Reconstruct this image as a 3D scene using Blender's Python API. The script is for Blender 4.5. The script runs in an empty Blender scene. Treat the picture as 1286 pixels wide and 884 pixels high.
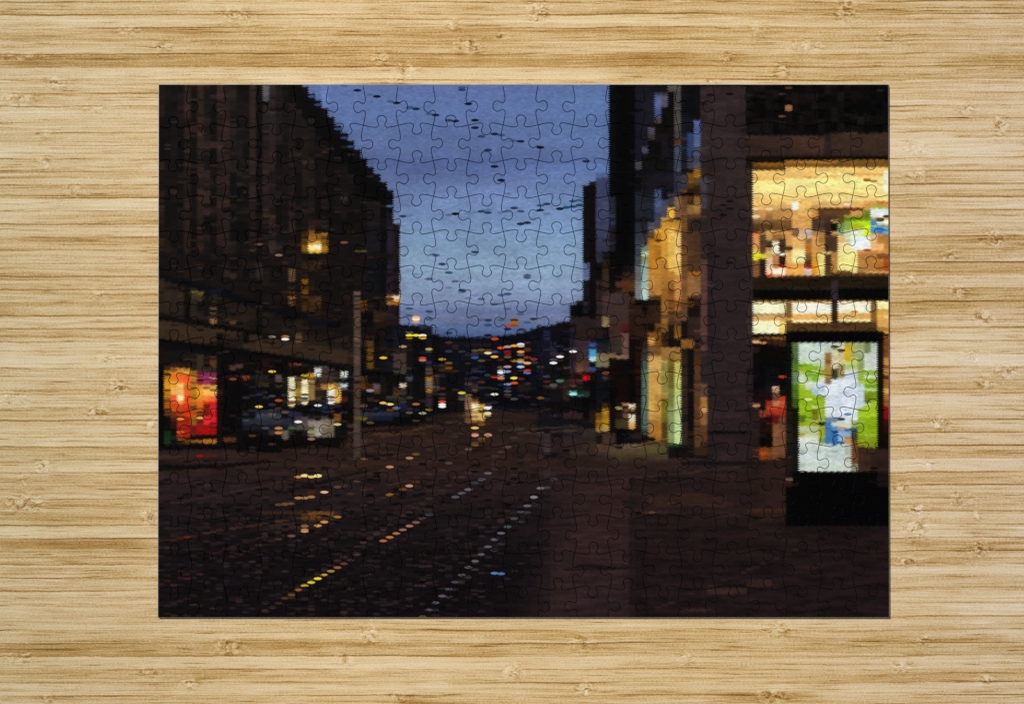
import bpy, math
import numpy as np
C = bpy.context.scene.collection
sc = bpy.context.scene
S = 0.40 / 918.0            # metres per photo pixel
T = 4.2 * S                 # thickness of the puzzle board
def wx(x): return (x - 643.0) * S
def wy(y): return (442.0 - y) * S

# ---------------------------------------------------------------- the printed picture
# A mosaic of tiles 8.215 px wide; painted tile column by tile column in photo pixels.
PX0, PY0, PX1, PY1 = 198.0, 106.0, 1117.0, 775.0
CW = 8.215
NC = 113; NR = 670
rs = np.random.RandomState(7)
CROP = {'A1':(198,106,8.0375),'A2':(358,106,8.0375),'B1':(198,216,8.0375),'B2':(358,216,8.0375),
 'C1':(198,326,8.0375),'C2':(358,326,8.0375),'D1':(198,436,8.0375),'D2':(358,436,8.0375),
 'E':(518,316,8.0375),'F':(518,406,6.3125),'G':(678,376,8.0375),'H':(678,476,8.0375),
 'I':(720,106,8.0375),'J':(720,216,8.0375),'K':(720,316,8.0375),'L':(790,426,5.2),
 'M':(870,106,5.144),'N':(935,190,6.989),'O':(935,290,6.8),'P':(935,400,6.8),'Q':(935,510,5.527),
 'S':(198,536,5.591),'T':(428,516,5.591),'U':(658,516,4.287),'V':(500,100,7.144),'W':(560,200,7.144),
 'X':(198,600,3.1125),'Y':(400,600,3.1125),'Z':(800,600,2.646),'0':(0,0,1.0)}

def hx(h):
    return np.array([int(h[i:i+2], 16) for i in (0, 2, 4)], float) / 255.0

P = np.zeros((NR, NC, 3))
yy = np.arange(NR) + PY0 + .5
cc = np.arange(NC) * CW + PX0 + CW * .5
XX, YY = np.meshgrid(cc, yy)
DOTS = []
def ci(x): return int(round((x - PX0) / CW))
def ri(y): return int(round(y - PY0))
def rect(c, items):
    x0, y0, s = CROP[c]
    for it in items:
        a, b, d, e, col = it[:5]
        i0, i1 = ci(x0 + a / s), ci(x0 + d / s)
        if i1 <= i0: i1 = i0 + 1
        j0, j1 = max(0, ri(y0 + b / s)), min(NR, max(ri(y0 + e / s), ri(y0 + b / s) + 1))
        i0 = max(0, i0); i1 = min(NC, i1)
        if len(it) > 5:                                   # vertical blend to a second colour
            t = np.linspace(0, 1, j1 - j0)[:, None, None]
            P[j0:j1, i0:i1] = hx(col) * (1 - t) + hx(it[5]) * t
        else:
            P[j0:j1, i0:i1] = hx(col)
def dots(c, items):
    x0, y0, s = CROP[c]
    for it in items:
        a, b, col = it[:3]
        al = it[3] if len(it) > 3 else 1.0
        k = math.floor((x0 + a / s - PX0) / CW)
        DOTS.append((PX0 + (k + .5) * CW, y0 + b / s, hx(col), al))
def poly_mask(pts):
    m = np.zeros(XX.shape, bool)
    n = len(pts)
    for i in range(n):
        x1, y1 = pts[i]; x2, y2 = pts[(i + 1) % n]
        if y1 == y2: continue
        c = ((YY >= min(y1, y2)) & (YY < max(y1, y2)))
        xi = x1 + (YY - y1) * (x2 - x1) / (y2 - y1)
        m ^= c & (XX < xi)
    return m
def fill(pts, col, noise=0.0):
    m = poly_mask(pts)
    P[m] = hx(col)
    return m
def runs(lo, hi, amp):
    # per tile column, random vertical runs
    o = np.zeros((NR, NC))
    for k in range(NC):
        j = 0
        while j < NR:
            n = rs.randint(lo, hi)
            o[j:j+n, k] = rs.uniform(-amp, amp)
            j += n
    return o
def smooth(a, ky, kx):
    for ax, k in ((0, ky), (1, kx)):
        if k < 2: continue
        ker = np.ones(k) / k
        a = np.apply_along_axis(lambda v: np.convolve(np.pad(v, k, mode='edge'), ker, 'same')[k:-k], ax, a)
    return a
def lerp_rows(y, stops):
    ys = [s[0] for s in stops]; cs = np.array([hx(s[1]) for s in stops])
    return np.stack([np.interp(y, ys, cs[:, i]) for i in range(3)], -1)

# ---- sky
sky = lerp_rows(YY, [(106,'566fa8'),(150,'5872ac'),(190,'556a9f'),(205,'5268a3'),(232,'6078ae'),(258,'6a85b8'),
   (285,'7291be'),(310,'7b9cc2'),(340,'819fc0'),(360,'8099bd'),(378,'7a8eb5'),(392,'6577a8'),(398,'7480ab'),(408,'5c74a5'),(418,'4a6294'),(426,'33446e')])
P[:] = sky
nz = smooth(rs.normal(0, 1, (NR, NC)), 6, 5) * .035 + smooth(rs.normal(0, 1, (NR, NC)), 24, 14) * .62 * np.clip((YY - 120) / 80, .2, 1) + smooth(rs.normal(0, 1, (NR, NC)), 9, 22) * .28 * np.clip((YY - 330) / 40, 0, 1)
P *= (1 + nz)[..., None]
P = P * .86 + P.mean(-1, keepdims=True) * .14
P += (np.clip((XX - 620) / 150, 0, 1) * .02 * (YY < 300))[..., None] * np.array([.2, 1, 1])

# ---- ground
gm = YY > 424
g = lerp_rows(YY, [(424,'0c0d16'),(500,'0e0c10'),(535,'1a1212'),(552,'2b1c18'),(585,'2c1d19'),(610,'24191a'),(650,'1b1416'),(700,'150f12'),(774,'130e11')])
P[gm] = g[gm]
# right pavement, warmer
w = np.clip((XX - 715 + (YY - 560) * .38) / 50, 0, 1) * np.clip((YY - 545) / 40, 0, 1)
w = w[..., None]
pav = lerp_rows(YY, [(560,'2f211d'),(620,'291b1a'),(700,'2a1c1c'),(774,'261a1c')])
P[:] = P * (1 - w) + pav * w
m = (XX > 798) & (YY > 655); P[m] *= .76
m = (XX > 690) & (XX <= 798) & (YY > 600); P[m] *= 1.14
m = (XX > 798) & (YY > 590) & (YY <= 655); P[m] *= .92
wv = smooth(rs.normal(0, 1, (NR, NC)), 3, 4)
P[YY > 540] *= (1 + .28 * wv[YY > 540])[:, None]
P[ (YY > 540) ] += (np.array([.012,.004,.004]) * smooth(rs.normal(0,1,(NR,NC)),4,3)[YY > 540][:,None])

# ---- left building
LB = [(198,106),(380,106),(387,114),(395,121),(403.5,131),(412,142),(420,153),(428,163.5),(436.8,173),(445,183),(453,194),
      (461,204.5),(469,215),(477.5,224),(485.5,234),(494,245),(494,254),(485.7,254),(485.7,268),(494,268),(494,281),(502.2,281),(502.2,408),(540,410),(540,545),(198,565)]
mb = fill(LB, '16100f')
cols = ['1e1412','17100e','150e0d','181110','2e1f19','0d0606','35241f','2a1e1a','130a09','2a1c19','2b1d1b','1b1714','181411','150e0c',
        '30231f','0c0605','241a19','2c2120','191312','191211','1f1614','151010','17120f','1b1412','170f0e','14100e','120d0c','120d0f']
for k, c in enumerate(cols):
    m = mb.copy(); m[:, :k] = False; m[:, k+1:] = False; m &= (YY < 325)
    P[m] = hx(c)
m = mb & (YY < 330)
rn = runs(8, 50, .35); rn2 = runs(3, 9, .22); rn3 = smooth(rs.normal(0, 1, (NR, NC)), 8, 3)
P[m] *= (1 + rn + rn2 + .3 * rn3)[m][:, None]
# black eave band inside the skyline
ed = [(380,106),(387,114),(395,121),(403.5,131),(412,142),(420,153),(428,163.5),(436.8,173),(445,183),(453,194),(461,204.5),(469,215),(477.5,224),(485.5,234),(494,245)]
fill(ed + [(494,281),(488,281),(470,262),(455,240),(430,205),(405,180),(385,150),(362,122),(355,106)], '030304')
rect('B2', [(955,560,1030,884,'050406'),(1030,410,1095,530,'1d1219'),(1030,530,1095,884,'262030'),(1095,530,1160,884,'210a0b'),(830,300,955,884,'1a161a'),(900,300,955,520,'1d1614'),
            (955,240,1095,310,'030304')])
rect('A1', [(0,10,70,120,'1f1312'),(200,10,265,80,'040404'),(130,180,200,245,'060404'),(200,430,265,884,'040404'),(330,160,395,250,'060303'),
  (330,250,395,384,'0d0504'),(265,440,330,550,'2b2015'),(265,640,330,760,'2c1e12'),(330,490,400,640,'0b0404'),(330,420,465,480,'331c17'),
  (395,20,465,410,'35231f'),(395,520,465,640,'2e231a'),(395,650,465,780,'281e20'),(395,780,465,884,'36261c'),(530,250,595,330,'070404'),(530,380,595,510,'0a0505'),(530,650,600,800,'080303'),
  (725,60,800,110,'2b241c'),(790,10,920,65,'060504'),(920,80,990,884,'30231f'),(990,10,1055,160,'020202'),(1055,180,1125,205,'040404'),(1125,235,1286,265,'07070a'),
  (990,370,1055,520,'0b0505'),(990,520,1055,760,'060403'),(1055,10,1125,165,'5a5b60','45464c'),(1125,10,1190,230,'281e1d'),(1055,290,1190,420,'262020'),(1125,440,1190,690,'2b1f20'),
  (1190,560,1286,884,'110b0a'),(860,740,920,840,'0a0606'),(790,500,850,530,'101020'),(0,780,65,860,'2c1e17'),(0,330,130,780,'0b0708'),(530,580,600,640,'33201a')])
rect('A2', [(0,270,100,420,'1c1311'),(165,430,290,640,'1e1614'),(100,555,165,660,'050305'),(90,690,180,730,'28201d'),(160,765,215,800,'3a2c27'),(215,800,300,850,'211816'),
  (240,345,300,390,'2a1d18'),(360,630,440,680,'231613'),(30,640,100,670,'271a17'),(350,560,440,590,'1c100e')])
rect('B1', [(400,10,465,75,'352620'),(65,10,190,75,'120c0b'),(135,175,210,225,'372a18'),(265,240,330,300,'2e2315'),(330,80,390,260,'0b0606'),(200,310,265,350,'070504'),
  (330,300,390,460,'140e0c'),(395,280,465,620,'2c1f19'),(465,440,600,600,'0b0706'),(530,180,600,340,'080606'),(600,100,665,300,'241a19'),(665,110,725,250,'2c1e1e'),(665,280,725,320,'43321e'),(725,10,790,230,'08080e'),
  (725,280,790,310,'020202'),(660,360,740,410,'190a0a'),(540,360,650,420,'241a17'),(665,440,725,740,'2a1e1f'),(665,760,725,820,'2d2116'),(725,500,920,700,'0c0706'),(920,10,990,280,'2e2221'),
  (920,290,990,340,'221c18'),(920,340,990,560,'241a19'),(990,100,1055,530,'0c0706'),(1055,270,1120,420,'231c18'),(1055,425,1120,450,'402a1d'),(1120,440,1190,460,'50402f'),(1120,460,1190,620,'302320'),
  (1190,270,1286,340,'060505'),(1190,340,1286,520,'100a09'),(1190,530,1286,570,'060404'),(920,575,990,600,'050404'),(920,610,990,750,'251b18'),(920,785,990,805,'4a3928'),(920,805,990,825,'040303'),
  (1120,740,1260,780,'33281c'),(860,50,1000,110,'1a1110'),(0,660,70,760,'2b1c12'),(395,760,465,884,'2d1f19'),(0,650,60,670,'050404'),(790,400,920,420,'2b1d13'),(200,590,265,880,'110908')])
dots('B1', [(1025,730,'5c4226'),(1220,840,'82634f')])
rect('B2', [(30,10,100,250,'201615'),(100,10,165,320,'0d0908'),(35,190,100,245,'2a1a18'),(30,400,100,630,'2d231c'),(95,340,165,380,'201814'),(165,380,235,420,'292019'),
  (360,70,440,100,'1d1c1c'),(300,250,350,460,'110807'),(360,270,440,370,'221615'),(230,490,370,550,'2a1b13'),(300,480,440,510,'281c18'),(370,540,440,565,'38221f'),
  (235,540,300,600,'3a2614'),(555,240,640,310,'2a2425'),(690,380,770,420,'221d1a'),(165,610,230,640,'3a2407'),(100,640,165,700,'150c0b'),(100,700,165,800,'14090a'),
  (165,640,230,700,'5a3a0e'),(165,700,230,830,'6d4409'),(165,830,230,884,'6a4b1a'),(230,590,300,620,'6f4715'),(230,620,300,700,'8a5c20'),(300,620,370,700,'77501b'),(370,610,435,640,'8a5c1e'),(370,640,430,700,'604012'),
  (370,700,430,830,'7b4d0b'),(430,710,520,800,'1b0f05'),(230,700,370,740,'c08a32'),(230,740,370,790,'f6d768'),(300,730,370,780,'f4efe0'),(300,780,370,800,'fbe089'),(230,790,370,830,'e2ac3c'),(230,830,370,850,'b8842e'),
  (230,850,370,884,'906020'),(255,873,320,884,'2a1a0a'),(370,830,430,884,'6e4a18'),(40,720,160,750,'2c1c13'),(530,700,640,740,'1c0f0b'),(300,600,370,620,'2c1b0e'),(560,630,640,660,'1e0c0c')])
dots('B2', [(595,712,'6b4a30'),(730,800,'43331a'),(800,800,'4d3a1b'),(575,270,'2e2829'),(395,695,'7a5218')])

rect('B2', [(235,700,300,735,'d09838'),(300,690,370,730,'e0b050'),(235,735,370,790,'fbe890'),(300,730,370,775,'fffaf0'),(235,790,370,825,'f0c050'),(370,740,430,800,'94640f'),(165,740,230,800,'86560c')])
# ---- left building, canopy band and shop floor (y > 326)
m = mb & (YY >= 318) & (YY < 470) & (XX < 505)
P[m] = hx('19110f'); P[m] *= (1 + .8*rn2 + .35 * rn3)[m][:, None]
fill([(198,350),(262,365),(345,400),(440,425),(470,432),(470,465),(430,458),(356,446),(270,430),(198,425)], '231a14')
mm = poly_mask([(198,350),(262,365),(345,400),(440,425),(470,432),(470,465),(430,458),(356,446),(270,430),(198,425)])
P[mm] *= (1 + rn * .8 + .2 * rn3)[mm][:, None]
fill([(198,344),(232,350),(300,370),(345,388),(360,392),(360,398),(330,390),(262,368),(198,351)], '07070f')
fill([(198,397),(240,400),(300,412),(330,418),(330,422),(270,413),(198,401)], '0c0706')
fill([(198,401),(262,411),(340,424),(440,441),(440,457),(356,446),(300,437),(262,432),(198,424)], '3a2a1d')
fill([(198,426),(270,434),(360,447),(430,460),(430,466),(356,452),(270,440),(198,436)], '070506')
rect('C1', [(0,60,190,130,'140e0b'),(140,30,200,60,'060505'),(300,20,395,60,'1e1311'),(465,10,600,160,'110a08'),(660,20,725,100,'231716'),(660,105,725,160,'2e201c'),(725,10,790,60,'080505'),
  (725,140,800,190,'3a2c24'),(860,100,920,180,'090605'),(990,30,1055,200,'2b2422'),(1055,100,1120,260,'231913'),(1180,60,1260,140,'0d0807'),(395,50,465,100,'30241b'),
  (0,200,70,320,'33261b'),(0,320,70,340,'13100c'),(0,340,70,530,'2c2119'),(70,310,135,540,'32251d'),(135,270,200,295,'0e0907'),(135,300,200,560,'2a1f18'),(200,330,260,560,'352b1d'),(190,480,260,560,'251d16'),
  (260,310,330,600,'0c0806'),(330,310,395,340,'71601f'),(395,320,465,350,'6b5826'),(330,340,395,470,'32291d'),(395,350,465,420,'4c4029'),(465,310,525,560,'120a0c'),(395,430,465,520,'12100c'),
  (525,305,650,345,'11172e'),(530,350,600,380,'3f3226'),(530,380,600,430,'2f261c'),(530,430,600,480,'302620'),(530,480,600,550,'62543c'),(600,360,650,560,'181410'),(590,460,650,560,'100d0a'),
  (525,595,595,650,'8a6540'),(595,600,650,650,'1a100a'),(660,590,725,620,'3b2a1a'),(725,610,790,650,'5b3f22'),(665,630,725,650,'080504'),(530,650,660,690,'120a07'),(725,420,790,470,'22150e'),
  (725,540,790,560,'090605'),(790,630,860,650,'0b0705'),(800,480,920,620,'261c14'),(990,300,1055,760,'100a08'),(920,490,990,600,'241b13'),(1055,540,1120,740,'221914'),(1120,550,1250,740,'1a1410'),
  (1120,600,1250,740,'1e1713'),(600,740,660,884,'060404'),(400,700,465,720,'120d0a'),(860,720,920,840,'0e0906'),(660,760,725,775,'0e0a07'),(690,790,860,884,'221a15'),(1055,745,1250,800,'15100d'),(920,450,990,470,'0c1226')])
dots('C1', [(1155,780,'8f7664'),(1270,778,'b87934'),(1270,803,'ece6e4')])
dots('C2', [(15,780,'b87934'),(20,803,'f2eef4')])
rect('C2', [(30,90,100,225,'5a452f'),(30,270,100,300,'40301c'),(30,320,100,355,'5b3f22'),(30,370,100,400,'8f5f27'),(30,420,100,470,'614423'),(0,470,100,540,'0c0808'),(165,150,235,180,'5a3a10'),
  (165,195,235,250,'7a4d10'),(165,270,235,350,'6f460f'),(165,360,235,520,'4c310f'),(235,270,300,310,'2f1d0a'),(235,370,370,520,'3c2611'),(235,520,370,560,'2c1d12'),(330,370,370,440,'4f321b'),
  (370,130,440,160,'201d1b'),(165,20,370,110,'2f200e'),(280,10,330,40,'4a3210'),(300,130,350,220,'1b110c'),(0,530,230,600,'08080f'),(230,600,420,670,'0c0d18'),(420,620,560,690,'08080e'),
  (100,600,165,740,'2c1f16'),(100,740,165,770,'5a3d26'),(100,770,165,835,'6b4c35'),(165,700,400,760,'1c1412'),(240,790,300,870,'281a16'),(560,240,630,270,'1c1c20'),
  (690,330,760,884,'5c463b'),(690,325,760,350,'745a48'),(690,400,760,420,'332830'),(760,410,830,515,'6a3c07'),(770,540,880,680,'060506'),(890,515,960,570,'30221e'),(890,570,960,660,'3c2722'),(960,520,1025,575,'4e2f0c'),(960,575,1025,680,'2a160b'),
  (890,670,960,730,'1b110e'),(830,735,960,755,'1d0a07'),(830,780,890,884,'5b3b12'),(890,780,960,884,'07070a'),(960,850,1025,884,'1b191c'),(1025,10,1090,340,'26202e'),(1090,10,1155,350,'1e0a0b'),
  (955,10,1025,340,'07080c'),(830,10,955,340,'101116'),(1090,700,1165,884,'161824'),(1020,660,1090,884,'0c0d14'),(1165,680,1286,740,'10101a'),(1025,345,1090,370,'6b4028'),(1025,370,1090,400,'b87a4a'),(1025,400,1090,455,'a06a38'),(1090,350,1160,372,'a06840'),(1090,372,1160,395,'f2f0e0'),(1090,395,1160,425,'e5b03a'),(1090,425,1160,455,'a05c14'),
  (1025,460,1090,660,'1f1a24'),(1090,455,1160,660,'230b0c')])
rect('C2', [(1165,670,1286,884,'0f1019'),(1215,730,1286,745,'8a8894'),(1215,800,1286,884,'2a1c0a')])
dots('C2', [(1250,765,'f2e21a'),(1250,790,'8a6a20'),(1190,878,'a08a78'),(1250,110,'6f86a0',.6),(1250,495,'3a5070'),(1250,565,'44546a')])

# ---- lower left: red shop window
m = mb & (YY >= 432) & (YY < 560) & (XX < 440)
keep = poly_mask([(198,426),(270,434),(360,447),(430,460),(430,466),(356,452),(270,440),(198,432)])
m2 = poly_mask([(198,432),(270,440),(356,452),(470,468),(540,470),(540,560),(198,565)])
P[m2] = hx('0c0808'); P[m2] *= (1 + .8 * rn2 + .5*rn3)[m2][:, None]
rect('D1', [(0,10,65,180,'1c0f09'),(65,40,300,150,'18110f'),(130,40,260,90,'12121a'),(0,180,60,884,'030304'),(65,185,260,235,'3b2515'),
  (130,150,300,210,'2a1b18'),(65,235,130,310,'c27a14'),(65,310,130,420,'e59a1c'),(65,420,130,540,'d2800f'),(65,540,130,620,'a8520e'),(65,620,130,690,'6b3a1c'),
  (130,200,200,250,'7c4a1e'),(130,250,200,340,'e87a22'),(130,340,200,400,'f2a53a'),(130,400,200,480,'f5b558'),(130,480,200,560,'e8502a'),(130,560,200,640,'c24a18'),(130,640,200,720,'7a2f12'),(130,720,200,830,'2c1209'),
  (200,210,265,260,'c8862a'),(200,260,265,300,'e0602f'),(200,300,265,360,'f0823a'),(200,360,265,400,'f3d67a'),(200,400,265,480,'efbb62'),(200,480,265,535,'fbf5c0'),(200,535,265,570,'f2a54a'),(200,570,265,640,'d8401a'),(200,640,265,710,'7a3a12'),(200,740,265,884,'a52a10'),
  (265,210,330,245,'b07a22'),(265,245,330,270,'f0b838'),(265,270,330,330,'ee3f28'),(265,330,330,400,'ef5a26'),(265,400,330,480,'ea5a20'),(265,480,330,600,'dd3c18'),(265,600,330,700,'cf2a10'),(265,700,330,884,'a0180c'),
  (265,60,330,210,'241611'),(330,60,395,235,'1d1410'),(395,70,465,240,'3b352a'),(465,70,525,205,'200c0c'),(465,205,590,265,'352c26'),(525,90,590,210,'5a3a22'),
  (330,235,395,290,'7c5c1a'),(330,290,395,480,'b37d18'),(330,480,395,590,'a06c14'),(330,590,395,635,'4a4010'),(330,635,395,790,'8a601a'),(330,790,395,884,'6a1410'),
  (395,245,465,280,'6a1832'),(395,280,465,330,'8c2c4c'),(395,330,465,375,'7a1e38'),(465,260,590,300,'8a2850'),(465,300,560,375,'a03464'),(560,295,600,320,'d89a80'),(560,320,600,370,'7a1a34'),
  (395,375,465,430,'e88f24'),(395,430,465,520,'ec9a36'),(395,520,465,600,'ee7420'),(395,600,465,650,'d85a14'),(395,650,465,700,'c24a12'),(395,730,465,780,'8c1e10'),(395,780,465,884,'930d0c'),
  (465,375,600,420,'f0b048'),(465,420,600,490,'f3b656'),(465,490,530,545,'f07a2c'),(530,490,600,550,'f47038'),(465,545,530,570,'d42a12'),(465,570,530,690,'5c1a0c'),(530,550,600,640,'e8242a'),(465,690,530,790,'e02a2c'),(530,640,600,790,'e21426'),(465,790,600,884,'7c0c0c'),
  (600,40,725,884,'0c0807'),(665,180,725,884,'080506'),(725,360,860,830,'060506'),(725,185,790,230,'5c3a34'),(790,170,860,205,'603f38'),(725,290,800,310,'3c2020'),(855,285,930,335,'6c2a18'),
  (990,235,1055,260,'352a16'),(1055,120,1125,240,'2c100e'),(920,150,1000,170,'2a1f14'),(990,260,1055,400,'262019'),(1055,280,1125,320,'2f3330'),(1055,320,1125,405,'30291f'),
  (1190,270,1255,350,'5c4c48'),(1190,380,1255,410,'332c20'),(990,410,1120,540,'0c0d14'),(1190,640,1286,730,'10162c'),(1055,740,1190,790,'0e0f18'),(920,800,990,884,'0b0b14'),(990,600,1190,740,'050508'),
  (1120,820,1260,884,'3a2e24'),(920,840,1120,884,'100f12'),(600,420,660,520,'240e08'),(1255,740,1286,800,'221e1c')])
dots('D1', [(230,725,'e8863a'),(425,713,'f0a04a'),(1155,245,'ecc62e'),(1025,600,'e9c456'),(1220,537,'a8461a'),(1220,815,'bb8250'),(1220,862,'b87a50'),(230,855,'c45a28'),(760,322,'7a3c20'),(1090,815,'3a4456'),(885,300,'7d3020')])
rect('D2', [(30,145,95,200,'3a1e0c'),(95,160,165,185,'7a4420'),(165,165,235,190,'5a330f'),(95,190,290,260,'120a08'),(30,200,95,300,'1c110c'),(290,190,370,215,'6a7468'),(300,215,370,298,'eef2f0'),(370,185,430,205,'3e4438'),
  (370,205,500,370,'3a2b25'),(300,300,370,320,'28321e'),(165,270,235,300,'e2c41e'),(235,260,300,310,'cf8a24'),(235,310,300,345,'b98a4e'),(235,345,300,540,'8a6a36'),(300,320,370,400,'2c1e17'),(300,400,370,430,'5c3c22'),(300,430,370,500,'241a16'),(300,500,370,540,'4a3a22'),
  (30,300,95,590,'f2ebc4'),(30,590,95,600,'c8a850'),(95,300,165,410,'5a4616'),(95,410,165,530,'82651d'),(95,530,165,570,'4a3a1c'),(165,320,235,575,'f1e8c0'),(370,370,430,400,'9a6a34'),(360,400,430,430,'c47a1e'),(370,430,430,500,'17100e'),
  (430,370,500,400,'e3a93e'),(430,400,500,430,'f0cf6e'),(430,430,500,575,'f0f1ec'),(500,350,565,400,'6d5526'),(500,400,565,420,'e0ae4c'),(500,420,565,555,'dba945'),(500,555,565,570,'a06a20'),
  (555,240,635,325,'dfe6e2'),(500,240,555,350,'1b160e'),(560,350,630,370,'2a4350'),(560,370,630,400,'dce4ea'),(560,400,630,420,'7c8c86'),(565,500,630,545,'4c1210'),(500,565,690,760,'0d0506'),
  (30,600,100,640,'10121e'),(30,640,100,700,'1c2a40'),(100,640,165,690,'221c28'),(100,690,165,735,'3a3036'),(165,700,300,770,'4a3e44'),(235,620,370,640,'151c30'),(235,670,300,700,'0c1024'),(300,560,365,580,'23323c'),
  (370,580,500,625,'1c2638'),(300,740,370,800,'7c6a5c'),(300,800,370,830,'9c8c7c'),(370,690,430,720,'4d443c'),(370,720,500,884,'75654f'),(300,830,370,884,'6a5c4a'),(235,770,300,884,'33281f'),(165,770,235,884,'1b1512'),
  (500,665,565,740,'7a4a1e'),(500,740,565,760,'4a2c12'),(500,790,565,884,'0d0908'),(0,760,100,800,'1b2420'),(20,800,100,830,'3c4c30'),(0,830,100,884,'2a211c'),(690,10,765,884,'4f3d34'),(690,10,765,200,'58433a'),(690,700,765,884,'54443b'),
  (765,10,830,300,'080708'),(830,10,895,220,'6b4614'),(895,10,955,300,'0c0b0e'),(955,120,1090,260,'14131a'),(1090,60,1225,260,'4a3c36'),(1090,10,1225,50,'38261e'),(1090,220,1225,270,'3c3a34'),
  (800,250,1090,285,'070508'),(765,300,830,400,'452a10'),(765,400,830,430,'5a2a12'),(830,400,890,420,'5c1a10'),(830,430,890,450,'7d7a84'),(890,360,960,430,'5a4c54'),(890,430,960,460,'55402c'),
  (830,500,890,550,'2b2420'),(960,300,1030,540,'15110f'),(1020,490,1090,540,'163220'),(1090,400,1225,460,'34261a'),(1090,460,1160,520,'4a2e18'),(1160,460,1225,560,'32382f'),(1150,365,1225,410,'e4d9b4'),
  (1090,560,1160,600,'3a2428'),(1160,560,1225,640,'141a36'),(1225,280,1286,345,'464858'),(1225,400,1286,570,'0e0f14'),(1225,570,1286,600,'2c1a2c'),(895,580,1020,660,'0c0f24'),(895,660,1020,720,'182038'),
  (760,690,820,740,'5d5210'),(820,690,890,740,'2a200e'),(1020,665,1090,690,'6a4018'),(1020,690,1090,715,'4c6048'),(1020,620,1090,660,'6a3028'),(765,760,1020,800,'060506'),(1020,800,1160,830,'070507'),(630,770,690,810,'3a281c')])
dots('D2', [(990,107,'e8bc28'),(990,562,'e0bf45'),(1060,575,'ead98a'),(330,587,'dcdcd6'),(535,778,'c8be7e'),(265,855,'8e9152'),(137,752,'eef0f2'),(1120,612,'5a6a80'),(1255,660,'5a5138'),(860,437,'8a8894'),(60,815,'465838'),(395,650,'1c3040')])

rect('0', [(313,514,362,519,'20242e'),(322,519,355,525,'3a404c'),(305,525,372,533,'262a34'),(305,533,372,540,'15161c'),(388,528,412,536,'8c8478'),(371,530,388,540,'4c463e'),(456,517,500,522,'252a3a'),(462,522,520,528,'15182a')])
fill([(425,552),(440,541),(480,535),(530,524),(590,515),(720,512),(735,560),(430,575)], '281b17')
mg = poly_mask([(425,552),(440,541),(480,535),(530,524),(590,515),(720,512),(735,560),(430,575)])
P[mg] *= (1 + .4 * wv)[mg][:, None]
# ---- centre: lit hillside
fill([(530,422),(560,423),(600,425),(640,421),(660,417),(678,410),(690,410),(716,404),(716,512),(590,514),(540,522),(530,524)], '0b0c15')
m = (YY > 405) & (YY < 512) & (XX > 530) & (XX < 716) & (P.sum(-1) < .3)
P[m] *= (1 + 1.2 * rn2 + .5 * rn3)[m][:, None]
rect('F', [(0,50,105,730,'07090d'),(105,60,160,400,'14141c'),(160,90,215,700,'0c0808'),(105,190,160,210,'1d1a20'),(105,300,160,400,'241f28'),(105,398,160,430,'6a421f'),(105,430,160,455,'b5783a'),(105,455,160,510,'7c7458'),(105,510,160,550,'a86f32'),(105,550,160,660,'33272a'),
  (160,400,210,540,'2a211f'),(215,540,360,660,'150d0d'),(355,100,440,540,'0d0d14'),(230,330,300,400,'241408'),(260,340,320,380,'4c2b0a'),(255,150,415,170,'13131c'),(415,160,620,180,'1d1820'),(360,220,560,300,'10121d'),
  (410,490,470,530,'3a2a24'),(470,480,525,540,'5c4236'),(410,570,460,690,'8a6450'),(410,690,460,760,'4a3026'),(460,590,525,620,'5a3c1c'),(460,620,525,640,'c8903c'),(460,640,525,690,'fbeeb8'),(525,640,580,690,'b58a28'),(575,655,630,680,'e8e8f0'),
  (460,690,525,720,'8c5c20'),(460,710,580,770,'d8a652'),(460,730,525,755,'f6dd9a'),(525,710,630,730,'f4d27c'),(460,770,580,790,'6c4420'),(525,790,580,810,'4c300e'),(630,620,710,700,'181a26'),
  (720,580,830,600,'2b211e'),(830,470,930,560,'1b1714'),(780,560,840,600,'2f2620'),(470,420,630,450,'0d1426'),(440,420,470,540,'1c1c22'),(630,540,1010,670,'0a090d'),(720,680,1010,700,'1c1718'),(985,280,1010,450,'16192a')])
rect('F', [(470,640,520,685,'fff6d0'),(520,650,575,675,'e0b040'),(460,690,525,712,'c89848'),(460,712,580,745,'f0d088')])
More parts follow.
